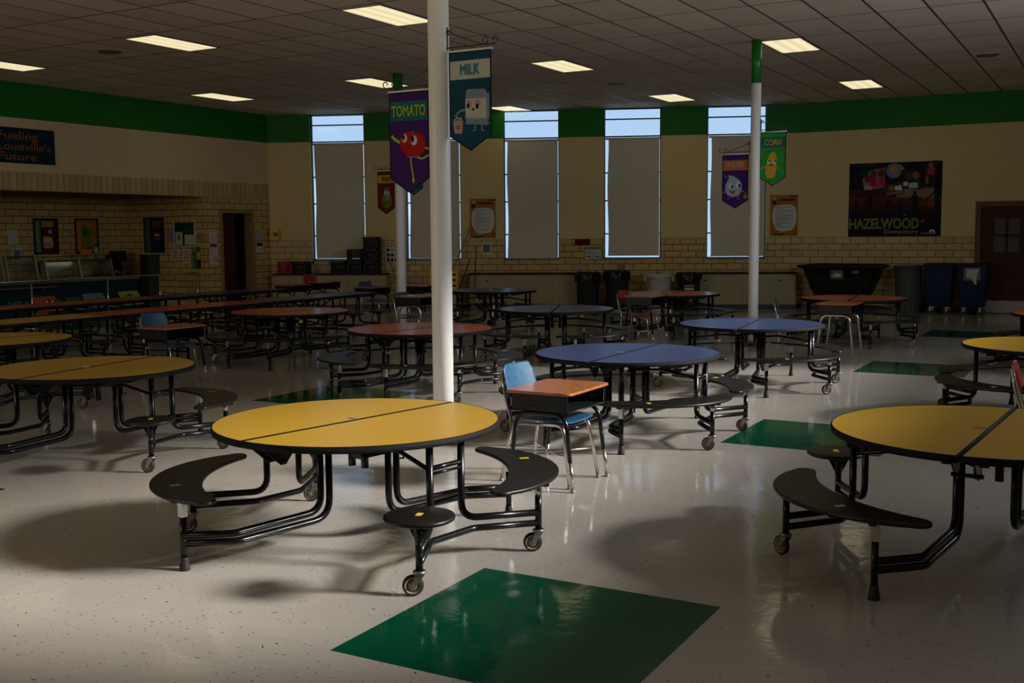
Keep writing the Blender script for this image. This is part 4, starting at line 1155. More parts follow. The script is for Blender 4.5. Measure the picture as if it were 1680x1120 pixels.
# big school poster on the right wall
t = panel('school_poster', 'large dark school poster reading Hazelwood Elementary on the right wall', 'poster', (-5.0, 23.4, 3.025), (1, 0), 1.82, 1.505, K('near_black', (0.012, 0.009, 0.011)))
kx, ky = 1.82/1220, 1.505/980
def q(X, Y): return ((X-60)*kx, -(Y-85)*ky)
a = Art(0.0035)
for i in range(10):
    f = i/9; a.rect(*q(62, 760-i*22), *q(1278, 736-i*22), K('sunset_%d' % i, (0.02+0.10*f, 0.010+0.022*f, 0.008+0.014*f)))
a.poly([q(62, 540), q(62, 440), q(600, 420), q(640, 540)], K('mauve', (0.05, 0.02, 0.025)))
a.poly([q(690, 545), q(720, 440), q(1180, 430), q(1180, 560)], K('sand', (0.22, 0.17, 0.11)))
a.poly([q(1030, 560), q(1190, 560), q(1260, 440), q(1260, 700), q(1000, 640)], K('rust', (0.17, 0.045, 0.02)))
a.poly([q(345, 180), q(535, 150), q(548, 415), q(265, 445), q(240, 300)], K('photo_ground', (0.22, 0.16, 0.13)))
a.poly([q(345, 250), q(420, 230), q(425, 400), q(340, 400)], c_red); a.circ(*q(490, 225), 45*kx, c_skin2, ry=60*ky); a.poly([q(450, 300), q(540, 280), q(545, 380), q(450, 380)], c_mag)
a.circ(*q(385, 230), 42*kx, c_skin2, ry=50*ky); a.circ(*q(310, 290), 40*kx, c_skin2, ry=50*ky); a.poly([q(275, 375), q(375, 395), q(360, 440), q(265, 430)], c_pink)
a.poly([q(205, 180), q(320, 175), q(315, 240), q(210, 250)], c_dgreen)
a.circ(*q(655, 195), 103*kx, K('globe_blue', (0.13, 0.19, 0.33)), ry=100*ky); a.poly([q(600, 140), q(680, 120), q(700, 190), q(650, 235), q(605, 200)], K('globe_tan', (0.40, 0.24, 0.06))); a.poly([q(650, 240), q(710, 235), q(705, 275), q(670, 270)], K('globe_tan', (0.40, 0.24, 0.06)))
a.poly([q(700, 110), q(760, 130), q(795, 175), q(760, 190), q(740, 150)], K('globe_tan', (0.40, 0.24, 0.06)))
a.poly([q(755, 185), q(1035, 200), q(1010, 460), q(770, 425)], K('photo_dark', (0.035, 0.02, 0.015)))
for X, Y, c in ((850, 265, c_skin2), (940, 265, c_skin)): a.circ(*q(X, Y), 42*kx, c, ry=50*ky)
a.poly([q(775, 430), q(790, 335), q(865, 315), q(985, 320), q(1000, 450)], c_dgreen); a.rect(*q(785, 400), *q(840, 345), c_white); a.rect(*q(855, 430), *q(970, 360), c_cream)
a.poly([q(520, 385), q(775, 345), q(800, 505), q(545, 535)], K('photo_brown', (0.09, 0.035, 0.025))); a.circ(*q(630, 425), 42*kx, c_skin, ry=40*ky); a.poly([q(670, 400), q(755, 385), q(770, 455), q(680, 455)], c_white); a.poly([q(555, 490), q(780, 455), q(790, 495), q(570, 515)], c_skin)
a.poly([q(1060, 90), q(1212, 78), q(1195, 425), q(1025, 422)], K('photo_dark', (0.035, 0.02, 0.015))); a.circ(*q(1130, 145), 32*kx, c_skin, ry=42*ky); a.poly([q(1080, 190), q(1185, 175), q(1165, 270), q(1095, 265)], c_mag); a.poly([q(1095, 265), q(1160, 265), q(1155, 305), q(1100, 300)], c_navy); a.poly([q(1070, 260), q(1110, 300), q(1095, 380), q(1065, 370)], c_skin)
def figure(x, ytop, w):
    a.circ(*q(x, ytop+w*0.45), w*0.33*kx, c_blk, ry=w*0.45*ky)
    a.poly([q(x-w*0.75, ytop+w*1.15), q(x, ytop+w*0.8), q(x+w*0.75, ytop+w*1.15), q(x+w*0.5, ytop+w*2.6), q(x+w*0.6, 745), q(x-w*0.6, 745), q(x-w*0.5, ytop+w*2.6)], c_blk)
for x, y, w_ in ((160, 580, 45), (350, 495, 60), (592, 545, 42), (745, 567, 42), (935, 465, 55), (1225, 410, 62)): figure(x, y, w_)
for A_, B_, C_ in (((300, 560), (265, 640), (200, 660)), ((395, 560), (470, 635), (560, 610)), ((620, 600), (665, 690), (715, 640)), ((775, 640), (840, 665), (900, 560)), ((970, 550), (1070, 605), (1180, 490))):
    a.stroke([q(*A_), q(*B_), q(*C_)], 17*kx, c_blk)
a.poly([q(1010, 862), q(1040, 850), q(1045, 825), q(1060, 848), q(1088, 850), q(1065, 862), q(1072, 885), q(1048, 872), q(1025, 888), q(1032, 868)], c_mag)
a.circ(*q(820, 780), 22*kx, c_leaf, ry=14*ky)
a.poly([q(1130, 1015)]+[q(1170+38*math.cos(PI-k*PI/10), 1010-38*math.sin(k*PI/10)) for k in range(11)]+[q(1210, 1015)], c_white); a.circ(*q(1170, 1008), 12*kx, c_blk)
for X in range(1030, 1205, 24): a.rect(*q(X, 1030), *q(X+19, 1020), c_cream)
for X in range(90, 440, 30): a.rect(*q(X, 122), *q(X+22, 112), K('faint_print', (0.12, 0.09, 0.06)))
a.done(t)
obj('lettering', text_mesh('HAZELWOOD', *q(84, 956), *q(994, 828), a.z+0.0004, c_dgreen, bold=0.02), t, label='dark filling of the lettering')
obj('lettering', text_mesh('HAZELWOOD', *q(78, 962), *q(1000, 822), a.z+0.001, K('bright_lime', (0.50, 0.62, 0.09)), outline=0.019), t, label='green outline lettering')
obj('lettering', text_mesh('Elementary', *q(552, 1045), *q(995, 968), a.z+0.001, K('tan_print', (0.42, 0.30, 0.13))), t, label='tan lettering')

# sign on the left wall
t = panel('wall_sign', 'dark teal wall sign reading Fueling Louisville\'s Future above the serving line', 'sign', (-16.9, 11.95, 3.545), (0, 1), 1.415, 0.61, c_navy, th=0.02)
c_so = K('sign_orange', (0.36, 0.09, 0.02))
for s_, y0_, y1_, L in (('Fueling', -0.252, -0.065, 0.80), ("Louisville's", -0.385, -0.250, 1.06), ('Future', -0.560, -0.430, 0.76)):
    obj('lettering', text_mesh(s_, 0.27, y0_, 0.27+L, y1_, 0.022, c_so), t)
# serving area posters
def food_poster(o, right, w, h, strip, stripcol, ground, label, word, art=None):
    t = panel('framed_poster', label, 'poster', o, right, w, h, ground, 'framed food posters in the serving area', framed=c_blk)
    a = Art(0.0035); a.rect(0, -h, w*0.27, 0, strip)
    if art: art(a, w, h)
    a.done(t)
    if word: obj('lettering', text_mesh(word, w*0.06, -h*0.95, w*0.22, -h*0.08, a.z+0.001, stripcol, bold=0.02, rot=PI/2), t)
def bread(a, w, h):
    a.rect(w*0.33, -h*0.22, w*0.85, -h*0.04, K('mustard', (0.35, 0.26, 0.03)))
    a.circ(w*0.70, -h*0.36, w*0.09, c_pale); a.poly([(w*0.36, -h*0.55), (w*0.45, -h*0.50), (w*0.75, -h*0.52), (w*0.82, -h*0.58), (w*0.80, -h*0.84), (w*0.40, -h*0.86)], K('bread', (0.48, 0.36, 0.14)))
    a.circ(w*0.53, -h*0.63, w*0.05, c_white); a.circ(w*0.68, -h*0.62, w*0.05, c_white); a.circ(w*0.54, -h*0.63, w*0.02, c_blk); a.circ(w*0.68, -h*0.63, w*0.02, c_blk)
    a.stroke([(w*0.48, -h*0.71), (w*0.58, -h*0.77), (w*0.70, -h*0.71)], w*0.03, c_blk)
def broc(a, w, h):
    a.rect(w*0.42, -h*0.28, w*0.95, -h*0.08, c_orange); a.circ(w*0.45, -h*0.38, w*0.2, K('broccoli', (0.02, 0.14, 0.02)))
    a.stroke([(w*0.5, -h*0.5), (w*0.62, -h*0.68)], w*0.12, K('stalk', (0.10, 0.22, 0.02))); a.stroke([(w*0.6, -h*0.66), (w*0.52, -h*0.85)], w*0.03, c_leaf); a.stroke([(w*0.64, -h*0.66), (w*0.75, -h*0.85)], w*0.03, c_leaf)
    a.stroke([(w*0.42, -h*0.87), (w*0.88, -h*0.87)], w*0.04, c_blk)
def tomt(a, w, h):
    a.poly([(w*0.35, -h*0.05), (w*0.95, -h*0.05), (w*0.85, -h*0.28), (w*0.5, -h*0.3)], K('rust2', (0.14, 0.035, 0.015))); a.circ(w*0.66, -h*0.55, w*0.19, K('dull_red', (0.20, 0.03, 0.015)), ry=h*0.14); a.circ(w*0.6, -h*0.5, w*0.04, c_white); a.circ(w*0.72, -h*0.5, w*0.04, c_white)
food_poster((-19.32, 14.71, 2.0), (0, 1), 0.53, 0.68, c_teal, c_lime, K('maroon', (0.09, 0.006, 0.01)), 'framed maroon poster of a smiling slice of bread on the serving wall', 'SANDWICH', bread)
food_poster((-19.32, 15.72, 2.0), (0, 1), 0.54, 0.68, c_orange, c_yel, K('ochre', (0.26, 0.17, 0.01)), 'framed ochre poster of a broccoli on a skateboard on the serving wall', 'BROCCOLI', broc)
food_poster((-18.69, 17.03, 2.02), (1, 0), 0.55, 0.70, K('olive_strip', (0.09, 0.11, 0.01)), c_lime, c_navy, 'framed dark poster with a red vegetable above the grey cabinet', None, tomt)
# notices
def notice(o, right, w, h, label, m=None, kind='text', seed=1):
    t = panel('paper_notice', label, 'notice', o, right, w, h, m or M_paper)
    a = Art(0.0035); rnd = random.Random(seed); g = K('grey_print', (0.20, 0.19, 0.18))
    if kind == 'text': bars(a, w*0.12, w*0.88, -h*0.12, -h*0.88, 9, g, rnd)
    elif kind == 'dark': a.rect(w*0.12, -h*0.85, w*0.88, -h*0.12, K('mid_grey', (0.16, 0.17, 0.18)))
    elif kind == 'red': a.rect(w*0.08, -h*0.36, w*0.92, -h*0.07, K('dark_red_print', (0.28, 0.02, 0.02))); bars(a, w*0.12, w*0.88, -h*0.48, -h*0.85, 4, K('red_print', (0.35, 0.03, 0.03)), rnd)
    elif kind == 'black': a.rect(w*0.08, -h*0.40, w*0.92, -h*0.07, c_blk); bars(a, w*0.12, w*0.88, -h*0.52, -h*0.85, 4, g, rnd)
    elif kind == 'nosmoke':
        a.circ(w*0.68, -h*0.5, w*0.27, c_red, ry=w*0.27); a.circ(w*0.68, -h*0.5, w*0.21, c_white, ry=w*0.21); a.stroke([(w*0.52, -h*0.5+w*0.15), (w*0.84, -h*0.5-w*0.15)], w*0.05, c_red); a.rect(w*0.5, -h*0.52, w*0.8, -h*0.48, c_blk); bars(a, w*0.06, w*0.36, -h*0.55, -h*0.8, 3, g, rnd)
    elif kind == 'grid':
        for i in range(4):
            for j in range(3): a.rect(w*(0.12+0.27*j), -h*(0.28+0.2*i), w*(0.12+0.27*j)+w*0.18, -h*(0.15+0.2*i), rnd.choice([c_blk, g, c_red, c_teal]))
    a.done(t); return t
LWx = (-16.9, 0, 0)
notice((-16.9, 17.13, 1.785), (0, 1), 0.22, 0.28, 'plain white notice left of the brown side door, top of three', seed=2)
notice((-16.9, 17.12, 1.49), (0, 1), 0.25, 0.24, 'white notice with a red heading left of the brown side door, middle of three', kind='red', seed=3)
notice((-16.9, 17.12, 1.24), (0, 1), 0.25, 0.20, 'no smoking notice left of the brown side door, bottom of three', kind='nosmoke', seed=4)
notice((-16.9, 18.56, 1.80), (0, 1), 0.20, 0.26, 'pinkish notice right of the brown side door', K('pale_pink_paper', (0.50, 0.40, 0.38)), seed=5)
notice((-16.9, 18.56, 1.50), (0, 1), 0.23, 0.24, 'white notice with a black heading right of the brown side door', kind='black', seed=6)
notice((-19.32, 14.09, 1.79), (0, 1), 0.22, 0.28, 'upper white notice left of the bread poster', seed=7)
notice((-19.32, 14.18, 1.43), (0, 1), 0.21, 0.27, 'lower dark print notice left of the bread poster', kind='dark', seed=8)
notice((-18.04, 17.03, 1.78), (1, 0), 0.20, 0.27, 'faint notice between the dark poster and the green board', K('dim_paper', (0.30, 0.25, 0.20)), seed=9)
notice((-17.13, 17.03, 1.71), (1, 0), 0.12, 0.17, 'small notice right of the green board', K('dim_paper', (0.30, 0.25, 0.20)), seed=10)
notice((-17.92, 17.03, 1.37), (1, 0), 0.24, 0.23, 'notice of small pictures under the green board, left one', kind='grid', seed=11)
notice((-17.58, 17.03, 1.37), (1, 0), 0.20, 0.30, 'notice of small pictures under the green board, right one', kind='grid', seed=12)
t = panel('notice_board', 'dark green notice board with two sheets in the serving area', 'notice board', (-17.80, 17.03, 1.93), (1, 0), 0.58, 0.50, K('board_green', (0.006, 0.035, 0.022)), framed=None)
f = MB(); f.box((-0.02, -0.51, 0), (0, 0.01, 0.015)); f.box((0.58, -0.51, 0), (0.60, 0.01, 0.015)); f.box((0, -0.51, 0), (0.58, -0.495, 0.015)); obj('frame', f, t, K('white', (0.62, 0.62, 0.58)))
a = Art(0.0035); a.rect(0.02, -0.48, 0.23, -0.20, c_cream); a.rect(0.29, -0.48, 0.56, -0.26, c_cream); a.rect(0.29, -0.24, 0.56, -0.06, K('banner_green', (0.01, 0.07, 0.05))); a.done(t)
obj('lettering', text_mesh('A', 0.07, -0.38, 0.18, -0.24, a.z+0.001, c_blk, bold=0.02), t)
t = panel('green_poster', 'narrow green and yellow poster at the corner of the serving opening', 'poster', (-17.30, 17.03, 1.41), (1, 0), 0.24, 0.47, K('poster_green', (0.06, 0.12, 0.04)))
a = Art(0.0035); a.circ(0.06, -0.06, 0.05, c_orange); a.rect(0.13, -0.26, 0.23, -0.10, c_lime); a.rect(0.13, -0.45, 0.23, -0.28, c_navy); a.rect(0.02, -0.45, 0.11, -0.13, c_leaf); a.done(t)
notice(winpos(-12.395, 1.445), WD, 0.215, 0.255, 'white framed notice under the left cafeteria poster', kind='dark', seed=13)
t = panel('wall_plaque', 'plain dark red plaque on the block wall between the third and fourth windows', 'plaque', winpos(-10.476, 1.51), WD, 0.34, 0.135, K('plaque_red', (0.10, 0.008, 0.008)), th=0.015)
t = panel('sheet_holder', 'grey holder with two white sheets beside the fourth window', 'notice', winpos(-10.28, 1.325), WD, 0.38, 0.275, K('holder_grey', (0.10, 0.10, 0.10)), th=0.012)
a = Art(0.0135); rnd = random.Random(5)
for x_ in (0.012, 0.196):
    a.rect(x_, -0.262, x_+0.172, -0.03, c_cream); bars(a, x_+0.02, x_+0.15, -0.05, -0.14, 4, c_blk, rnd); a.circ(x_+0.086, -0.215, 0.045, c_blk, ry=0.03); a.circ(x_+0.086, -0.225, 0.032, c_cream, ry=0.022)
a.done(t)
t = thing('outlet_box', 'small grey electrical box with conduit under the fourth window', 'electrical box', M=frame(winpos(-9.56, 0.98), WD))
b = MB(); b.box((0, -0.16, 0), (0.10, 0, 0.05), bev=0.006); obj('housing', b, t, K('outlet_grey', (0.22, 0.20, 0.16)))
b = MB(); b.tube([(0.05, -0.16, 0.02), (0.05, -0.86, 0.02)], 0.009, 8); obj('conduit', b, t, K('outlet_grey', (0.22, 0.20, 0.16)))
t = panel('rules_chart', 'white chart with red headings behind the leaning mop handles', 'notice', winpos(-14.42, 1.47), WD, 0.29, 0.55, M_paper)
a = Art(0.0035); rnd = random.Random(8)
for i in range(3): a.circ(0.05+0.09*i, -0.06, 0.035, c_red, ry=0.05)
for i in range(3): a.circ(0.05+0.09*i, -0.06, 0.02, c_white, ry=0.03)
for i in range(3):
    for j in range(3): a.rect(0.03+0.09*j, -0.21-0.11*i, 0.09+0.09*j, -0.14-0.11*i, rnd.choice([c_blk, c_pink, K('grey_print', (0.2, 0.19, 0.18))]))
bars(a, 0.03, 0.26, -0.47, -0.53, 3, c_blk, rnd); a.done(t)
t = thing('first_aid_box', 'yellow metal box on the wall in the left corner of the window wall', 'box', M=frame(winpos(-16.88, 1.78), WD))
b = MB(); b.box((0, -0.25, 0), (0.22, 0, 0.12), bev=0.01); obj('case', b, t, M_yellowbox)
a = Art(0.1215); a.rect(0.10, -0.16, 0.19, -0.07, c_leaf); a.done(t, 'green_mark')

# ------------------------------------------------------------------ low cabinets (unit heaters) along the window wall
def heater(x0, x1, label):
    u0, u1 = (x0-WA.x)/WD.x, (x1-WA.x)/WD.x; L = u1-u0
    t = thing('heater_cabinet', label, 'cabinet', M=WM @ Matrix.Translation((u0, 0, 0)), group='low heater cabinets under the windows')
    b = MB(); b.box((0, -0.36, 0.10), (L, -0.001, 0.745)); obj('casing', b, t, M_rad, label='beige enamel casing')
    b = MB(); b.box((-0.02, -0.39, 0.745), (L+0.02, -0.001, 0.785), bev=0.006); obj('top_ledge', b, t, M_black, label='black top ledge')
    b = MB(); b.box((0.01, -0.34, 0.0), (L-0.01, -0.02, 0.10)); obj('plinth', b, t, M_base, label='black plinth')
    n = max(2, int(L/0.75))
    for k in range(1, n): 
        b = MB(); b.box((L*k/n-0.003, -0.3625, 0.12), (L*k/n+0.003, -0.36, 0.73)); obj('panel_joint', b, t, K('joint_shadowless', (0.16, 0.13, 0.07)))
    for k in (0.14, 0.86):
        b = MB(); b.box((L*k-0.03, -0.364, 0.60), (L*k+0.03, -0.3605, 0.625)); obj('access_slot', b, t, M_black)
heater(-16.74, -14.35, 'beige heater cabinet at the left corner, carrying the milk crates')
heater(-12.60, -10.05, 'beige heater cabinet behind the dark blue round table')
heater(-8.15, -6.12, 'beige heater cabinet behind the right white column')

# ------------------------------------------------------------------ milk crates and bottle on the left cabinet
def crate_mesh(w=0.33, d=0.31, h=0.268):
    b = MB(); e = 0.010
    b.box((-w/2, -d/2, 0), (w/2, d/2, e)); 
    for z0, z1 in ((0, 0.035), (h-0.05, h)):
        b.box((-w/2, -d/2, z0), (w/2, -d/2+e, z1)); b.box((-w/2, d/2-e, z0), (w/2, d/2, z1)); b.box((-w/2, -d/2, z0), (-w/2+e, d/2, z1)); b.box((w/2-e, -d/2, z0), (w/2, d/2, z1))
    for sx in (-1, 1):
        for sy in (-1, 1): b.box((sx*w/2-(0.03 if sx > 0 else 0), sy*d/2-(0.03 if sy > 0 else 0), 0), (sx*w/2+(0.03 if sx < 0 else 0), sy*d/2+(0.03 if sy < 0 else 0), h))
    for k in range(1, 8):
        x = -w/2+w*k/8
        for sy in (-1, 1): b.box((x-0.006, sy*(d/2-e/2)-e/2, 0.03), (x+0.006, sy*(d/2-e/2)+e/2, h-0.05))
        y = -d/2+d*k/8
        for sx in (-1, 1): b.box((sx*(w/2-e/2)-e/2, y-0.006, 0.03), (sx*(w/2-e/2)+e/2, y+0.006, h-0.05))
    for z in (0.08, 0.125, 0.17):
        for sy in (-1, 1): b.box((-w/2, sy*(d/2-e/2)-e/2, z-0.006), (w/2, sy*(d/2-e/2)+e/2, z+0.006))
        for sx in (-1, 1): b.box((sx*(w/2-e/2)-e/2, -d/2, z-0.006), (sx*(w/2-e/2)+e/2, d/2, z+0.006))
    return b
def crate(x, z, m, label):
    u_ = (x-WA.x)/WD.x; w = 0.33
    t = thing('milk_crate', label, 'crate', M=WM @ Matrix.Translation((u_, -0.19, z)), group='plastic milk crates on the heater cabinet')
    obj('crate_body', cached(('crate', m.name), lambda: crate_mesh().mesh('crate', m)), t)
    b = MB(); b.box((-0.05, -0.162, 0.13), (0.05, -0.156, 0.155)); obj('moulded_handle', b, t, K('handle_mark', (0.10, 0.10, 0.09)))
crate(-16.50, 0.786, M_rcrate, 'red milk crate at the left end of the cabinet')
crate(-16.18, 0.786, M_black, 'black milk crate touching the red crate')
crate(-15.36, 0.786, M_black, 'single black milk crate left of the stacks')
crate(-15.01, 0.786, M_black, 'black milk crate at the bottom of the stack of two')
crate(-15.01, 1.056, M_black, 'black milk crate on top of the stack of two')
for k, w_ in enumerate(('bottom', 'middle', 'top')): crate(-14.66, 0.786+0.27*k, M_black, 'black milk crate, %s of the stack of three' % w_)
t = thing('spray_bottle', 'clear spray bottle beside the black crate on the cabinet', 'bottle', winpos(-15.93, 0.786, 0.2))
b = MB(); b.lathe([(0.035, 0), (0.037, 0.02), (0.037, 0.15), (0.013, 0.20), (0.013, 0.215)], 16); obj('bottle_body', b, t, K('cloudy_plastic', (0.22, 0.25, 0.26)))
b = MB(); b.box((-0.012, -0.012, 0.213), (0.012, 0.012, 0.25)); b.box((-0.045, -0.009, 0.245), (0.02, 0.009, 0.268)); obj('trigger_head', b, t, c_blk)
t = thing('white_jug', 'small white jug in the red milk crate', 'jug', winpos(-16.56, 0.80, 0.2))
b = MB(); b.lathe([(0.05, 0), (0.055, 0.03), (0.055, 0.22), (0.02, 0.29), (0.02, 0.34), (0.022, 0.345)], 16); obj('jug_body', b, t, K('cloudy_white', (0.40, 0.36, 0.30)))

# ------------------------------------------------------------------ mops, brooms, mop bucket
def stick_tool(name, label, cat, p0, p1, m, head=None):
    t = thing(name, label, cat, p0)
    v = Vector(p1)-Vector(p0)
    b = MB(); b.tube([(0, 0, 0.0) if not head else tuple(v*0.06), tuple(v)], 0.012, 8); obj('handle', b, t, m)
    if head == 'mop':
        b = MB(); 
        for k in range(14):
            a_ = 2*PI*k/14; b.tube([tuple(v*0.07), (0.05*math.cos(a_), 0.05*math.sin(a_), 0.05), (0.09*math.cos(a_), 0.09*math.sin(a_), 0.008)], 0.008, 5)
        obj('mop_strings', b, t, K('mop_grey', (0.25, 0.22, 0.17)))
    elif head == 'broom':
        b = MB(); b.box((-0.14, -0.02, 0.10), (0.14, 0.02, 0.14)); obj('broom_block', b, t, m); b = MB(); b.box((-0.13, -0.018, 0.0), (0.13, 0.018, 0.10)); obj('bristles', b, t, c_blk)
    return t
stick_tool('mop', 'mop with a thick brown handle leaning left of the far white column', 'mop', winpos(-13.90, 0, 0.42), winpos(-14.38, 1.20, 0.05), M_broom, 'mop')
stick_tool('broom', 'broom with a reddish upright handle left of the far white column', 'broom', winpos(-13.95, 0, 0.22), winpos(-13.98, 1.60, 0.05), M_broom, 'broom')
stick_tool('broom', 'broom with a pale wooden handle leaning over the second window', 'broom', winpos(-13.25, 0, 0.50), winpos(-12.62, 1.78, 0.08), K('pale_wood_handle', (0.30, 0.16, 0.06)), 'broom')
stick_tool('dust_mop', 'thin red handled mop leaning beside the cabinet end', 'mop', winpos(-12.50, 0, 0.50), winpos(-12.44, 1.36, 0.44), K('dark_red_handle', (0.14, 0.03, 0.02)), 'mop')
stick_tool('broom', 'black handled broom leaning right of the yellow mop bucket', 'broom', winpos(-12.95, 0, 0.45), winpos(-12.62, 1.10, 0.10), M_black, 'broom')
bx = winpos(-13.03, 0, 0.85)
t = thing('mop_bucket', 'yellow wheeled mop bucket with wringer behind the thick white column', 'bucket', bx, math.atan2(WD.y, WD.x))
b = MB(); b.prism(rrect(-0.30, -0.19, 0.30, 0.19, 0.05), 0.09, 0.12); b.lathe([(0.20, 0.10), (0.25, 0.42), (0.265, 0.44), (0.265, 0.45), (0.235, 0.44), (0.19, 0.12)], 20, Matrix.Diagonal((1.2, 0.8, 1, 1)), cap=False); obj('tub', b, t, M_ysign)
b = MB(); b.prism([(0.02, 0.42), (0.29, 0.42), (0.33, 0.86), (0.0, 0.86)], -0.13, 0.13, Matrix.Rotation(PI/2, 4, 'X')); obj('wringer', b, t, M_ysign)
b = MB(); b.prism([(-0.30, 0.42), (-0.22, 0.42), (-0.20, 0.90), (-0.30, 0.90)], -0.14, 0.14, Matrix.Rotation(PI/2, 4, 'X')); obj('back_plate', b, t, M_ysign)
b = MB(); b.tube([(-0.22, 0, 0.70), (-0.20, 0, 0.95), (-0.30, 0, 1.05), (-0.24, 0, 1.16)], 0.015, 8, bend=0.05); obj('press_handle', b, t, M_black)
b = MB(); [b.box((0.10+0.0*k, -0.134, 0.52+0.12*k), (0.27, -0.1305, 0.56+0.12*k)) for k in range(3)]; obj('print', b, t, c_blk)
for sx in (-1, 1):
    for sy in (-1, 1):
        b = MB(); b.lathe([(0.038, -0.012), (0.038, 0.012)], 14, Matrix.Translation((sx*0.24, sy*0.14, 0.039)) @ Matrix.Rotation(PI/2, 4, 'X')); obj('wheel', b, t, M_tread)
        b = MB(); b.box((sx*0.24-0.012, sy*0.14-0.018, 0.03), (sx*0.24+0.012, sy*0.14+0.018, 0.095)); obj('caster_fork', b, t, M_zinc)

# ------------------------------------------------------------------ bins
def round_bin(p, r, h, m, label, bag=False, lid=False, sticker_=False, handles=True):
    t = thing('round_bin', label, 'bin', p, math.atan2(WD.y, WD.x), 'round waste bins')
    b = MB(); b.lathe([(r*0.80, 0.0), (r*0.82, 0.02), (r*0.93, h*0.80), (r*0.95, h*0.81), (r*0.96, h*0.96), (r, h*0.965), (r*1.01, h*0.985), (r, h), (r*0.93, h), (r*0.90, h*0.8), (r*0.78, 0.03)], 32, cap=False)
    b.lathe([(r*0.80, 0.0), (0.0001, 0.0)], 32, cap=False); b.lathe([(r*0.78, 0.03), (0.0001, 0.03)], 32, cap=False)
    for k in range(16):
        a_ = 2*PI*k/16; x_, y_ = r*0.90*math.cos(a_), r*0.90*math.sin(a_)
        b.tube([(x_*0.93, y_*0.93, 0.05), (x_*1.015, y_*1.015, h*0.78)], 0.007, 5)
    obj('bin_body', b, t, m)
    if handles:
        for s in (-1, 1):
            b = MB(); b.prism([(s*r*0.98, h*0.83), (s*r*1.13, h*0.86), (s*r*1.13, h*0.99), (s*r*0.98, h*0.99)][::s], -0.06, 0.06, Matrix.Rotation(PI/2, 4, 'X')); obj('side_handle', b, t, m)
    if bag:
        b = MB(); seg = 40; rings = []; rnd = random.Random(int(p[0]*50))
        prof = [(0.0, h*0.55), (r*0.86, h*0.62), (r*0.95, h*0.99), (r*1.0, h*1.015), (r*1.06, h*1.0), (r*1.08, h*0.90), (r*1.07, h*0.78)]
        for j, (rr_, z) in enumerate(prof):
            rg = []
            for k in range(seg):
                a_ = 2*PI*k/seg; n = 1+0.035*math.sin(a_*7+j)+0.02*rnd.uniform(-1, 1); zz = z + (0.03*math.sin(a_*5+p[0]) if j == len(prof)-1 else 0.008*math.sin(a_*9))
                rg.append(b.bm.verts.new((max(rr_, 0.001)*n*math.cos(a_), max(rr_, 0.001)*n*math.sin(a_), zz)))
            rings.append(rg)
        for A_, B_ in zip(rings, rings[1:]):
            for k in range(seg): b._face([A_[k], A_[(k+1) % seg], B_[(k+1) % seg], B_[k]], True)
        obj('bin_liner', b, t, M_bag, label='black bin liner folded over the rim')
    if lid:
        b = MB(); b.lathe([(r*1.03, h*0.97), (r*1.03, h+0.012), (r*0.9, h+0.035), (r*0.3, h+0.045), (0.0001, h+0.045)], 32, cap=False); obj('lid', b, t, m)
        b = MB(); b.tube([(-0.06, 0, h+0.04), (-0.05, 0, h+0.06), (0.05, 0, h+0.06), (0.06, 0, h+0.04)], 0.008, 6); obj('lid_handle', b, t, M_black)
    if sticker_:
        b = MB(); n = 8; Rr = r*0.93
        for k in range(n):
            a0_, a1_ = -PI/2-0.42+0.84*k/n, -PI/2-0.42+0.84*(k+1)/n
            for (z0_, z1_, mm) in ((h*0.42, h*0.53, c_cream), (h*0.53, h*0.56, c_red), (h*0.56, h*0.61, c_cream), (h*0.61, h*0.66, c_red), (h*0.66, h*0.68, c_cream)):
                b.use(mm); rr_ = Rr*1.03
                vs = [b.bm.verts.new((rr_*math.cos(a_), rr_*math.sin(a_), z)) for a_, z in ((a0_, z0_), (a1_, z0_), (a1_, z1_), (a0_, z1_))]; b._face(vs)
        obj('sticker', b, t, label='red and white sticker')
    return t
round_bin(winpos(-10.17, 0, 0.72), 0.26, 0.80, M_bind, 'dark bin with a black liner, left of the pair under the third and fourth windows', bag=True, handles=False)
round_bin(winpos(-9.60, 0, 0.72), 0.27, 0.83, M_bind, 'dark bin with a black liner, right of the pair under the fourth window', bag=True, handles=False)
round_bin(winpos(-8.78, 0, 0.62), 0.275, 0.73, M_binw, 'off white round bin with a lid under the fourth window', lid=True)
round_bin(winpos(-8.20, 0, 0.72), 0.25, 0.79, M_bind, 'dark grey round bin with a red and white sticker beside the off white bin', bag=True, sticker_=True)
round_bin((-3.71, 22.95, 0), 0.275, 0.95, M_bing, 'tall grey round bin between the tub cart and the blue bins', handles=False)

t = thing('tub_cart', 'big black plastic tub cart against the right wall under the school poster', 'cart', (-4.96, 22.85, 0))
b = MB()
def oct_(w, d, cx=0, c=0.18): return [(cx-w+c, -d), (cx+w-c, -d), (cx+w, -d+c), (cx+w, d-c), (cx+w-c, d), (cx-w+c, d), (cx-w, d-c), (cx-w, -d+c)]
lev = [(0.16, 0.44, 0.26), (0.22, 0.48, 0.30), (0.45, 0.60, 0.36), (0.70, 0.70, 0.40), (0.88, 0.76, 0.42), (0.90, 0.84, 0.46), (0.945, 0.88, 0.47), (0.955, 0.84, 0.44), (0.88, 0.74, 0.40), (0.30, 0.46, 0.27)]
rings = []
for z, w_, d_ in lev:
    rings.append([b.bm.verts.new((x_, y_, z + (0.02*(1-abs(x_)/0.9) if z > 0.93 else 0))) for x_, y_ in rrect(-w_, -d_, w_, d_, 0.16, 5)])
for A_, B_ in zip(rings, rings[1:]):
    for k in range(len(A_)): b._face([A_[k], A_[(k+1) % len(A_)], B_[(k+1) % len(A_)], B_[k]], True)
b._face(list(reversed(rings[0]))); b._face(rings[-1])
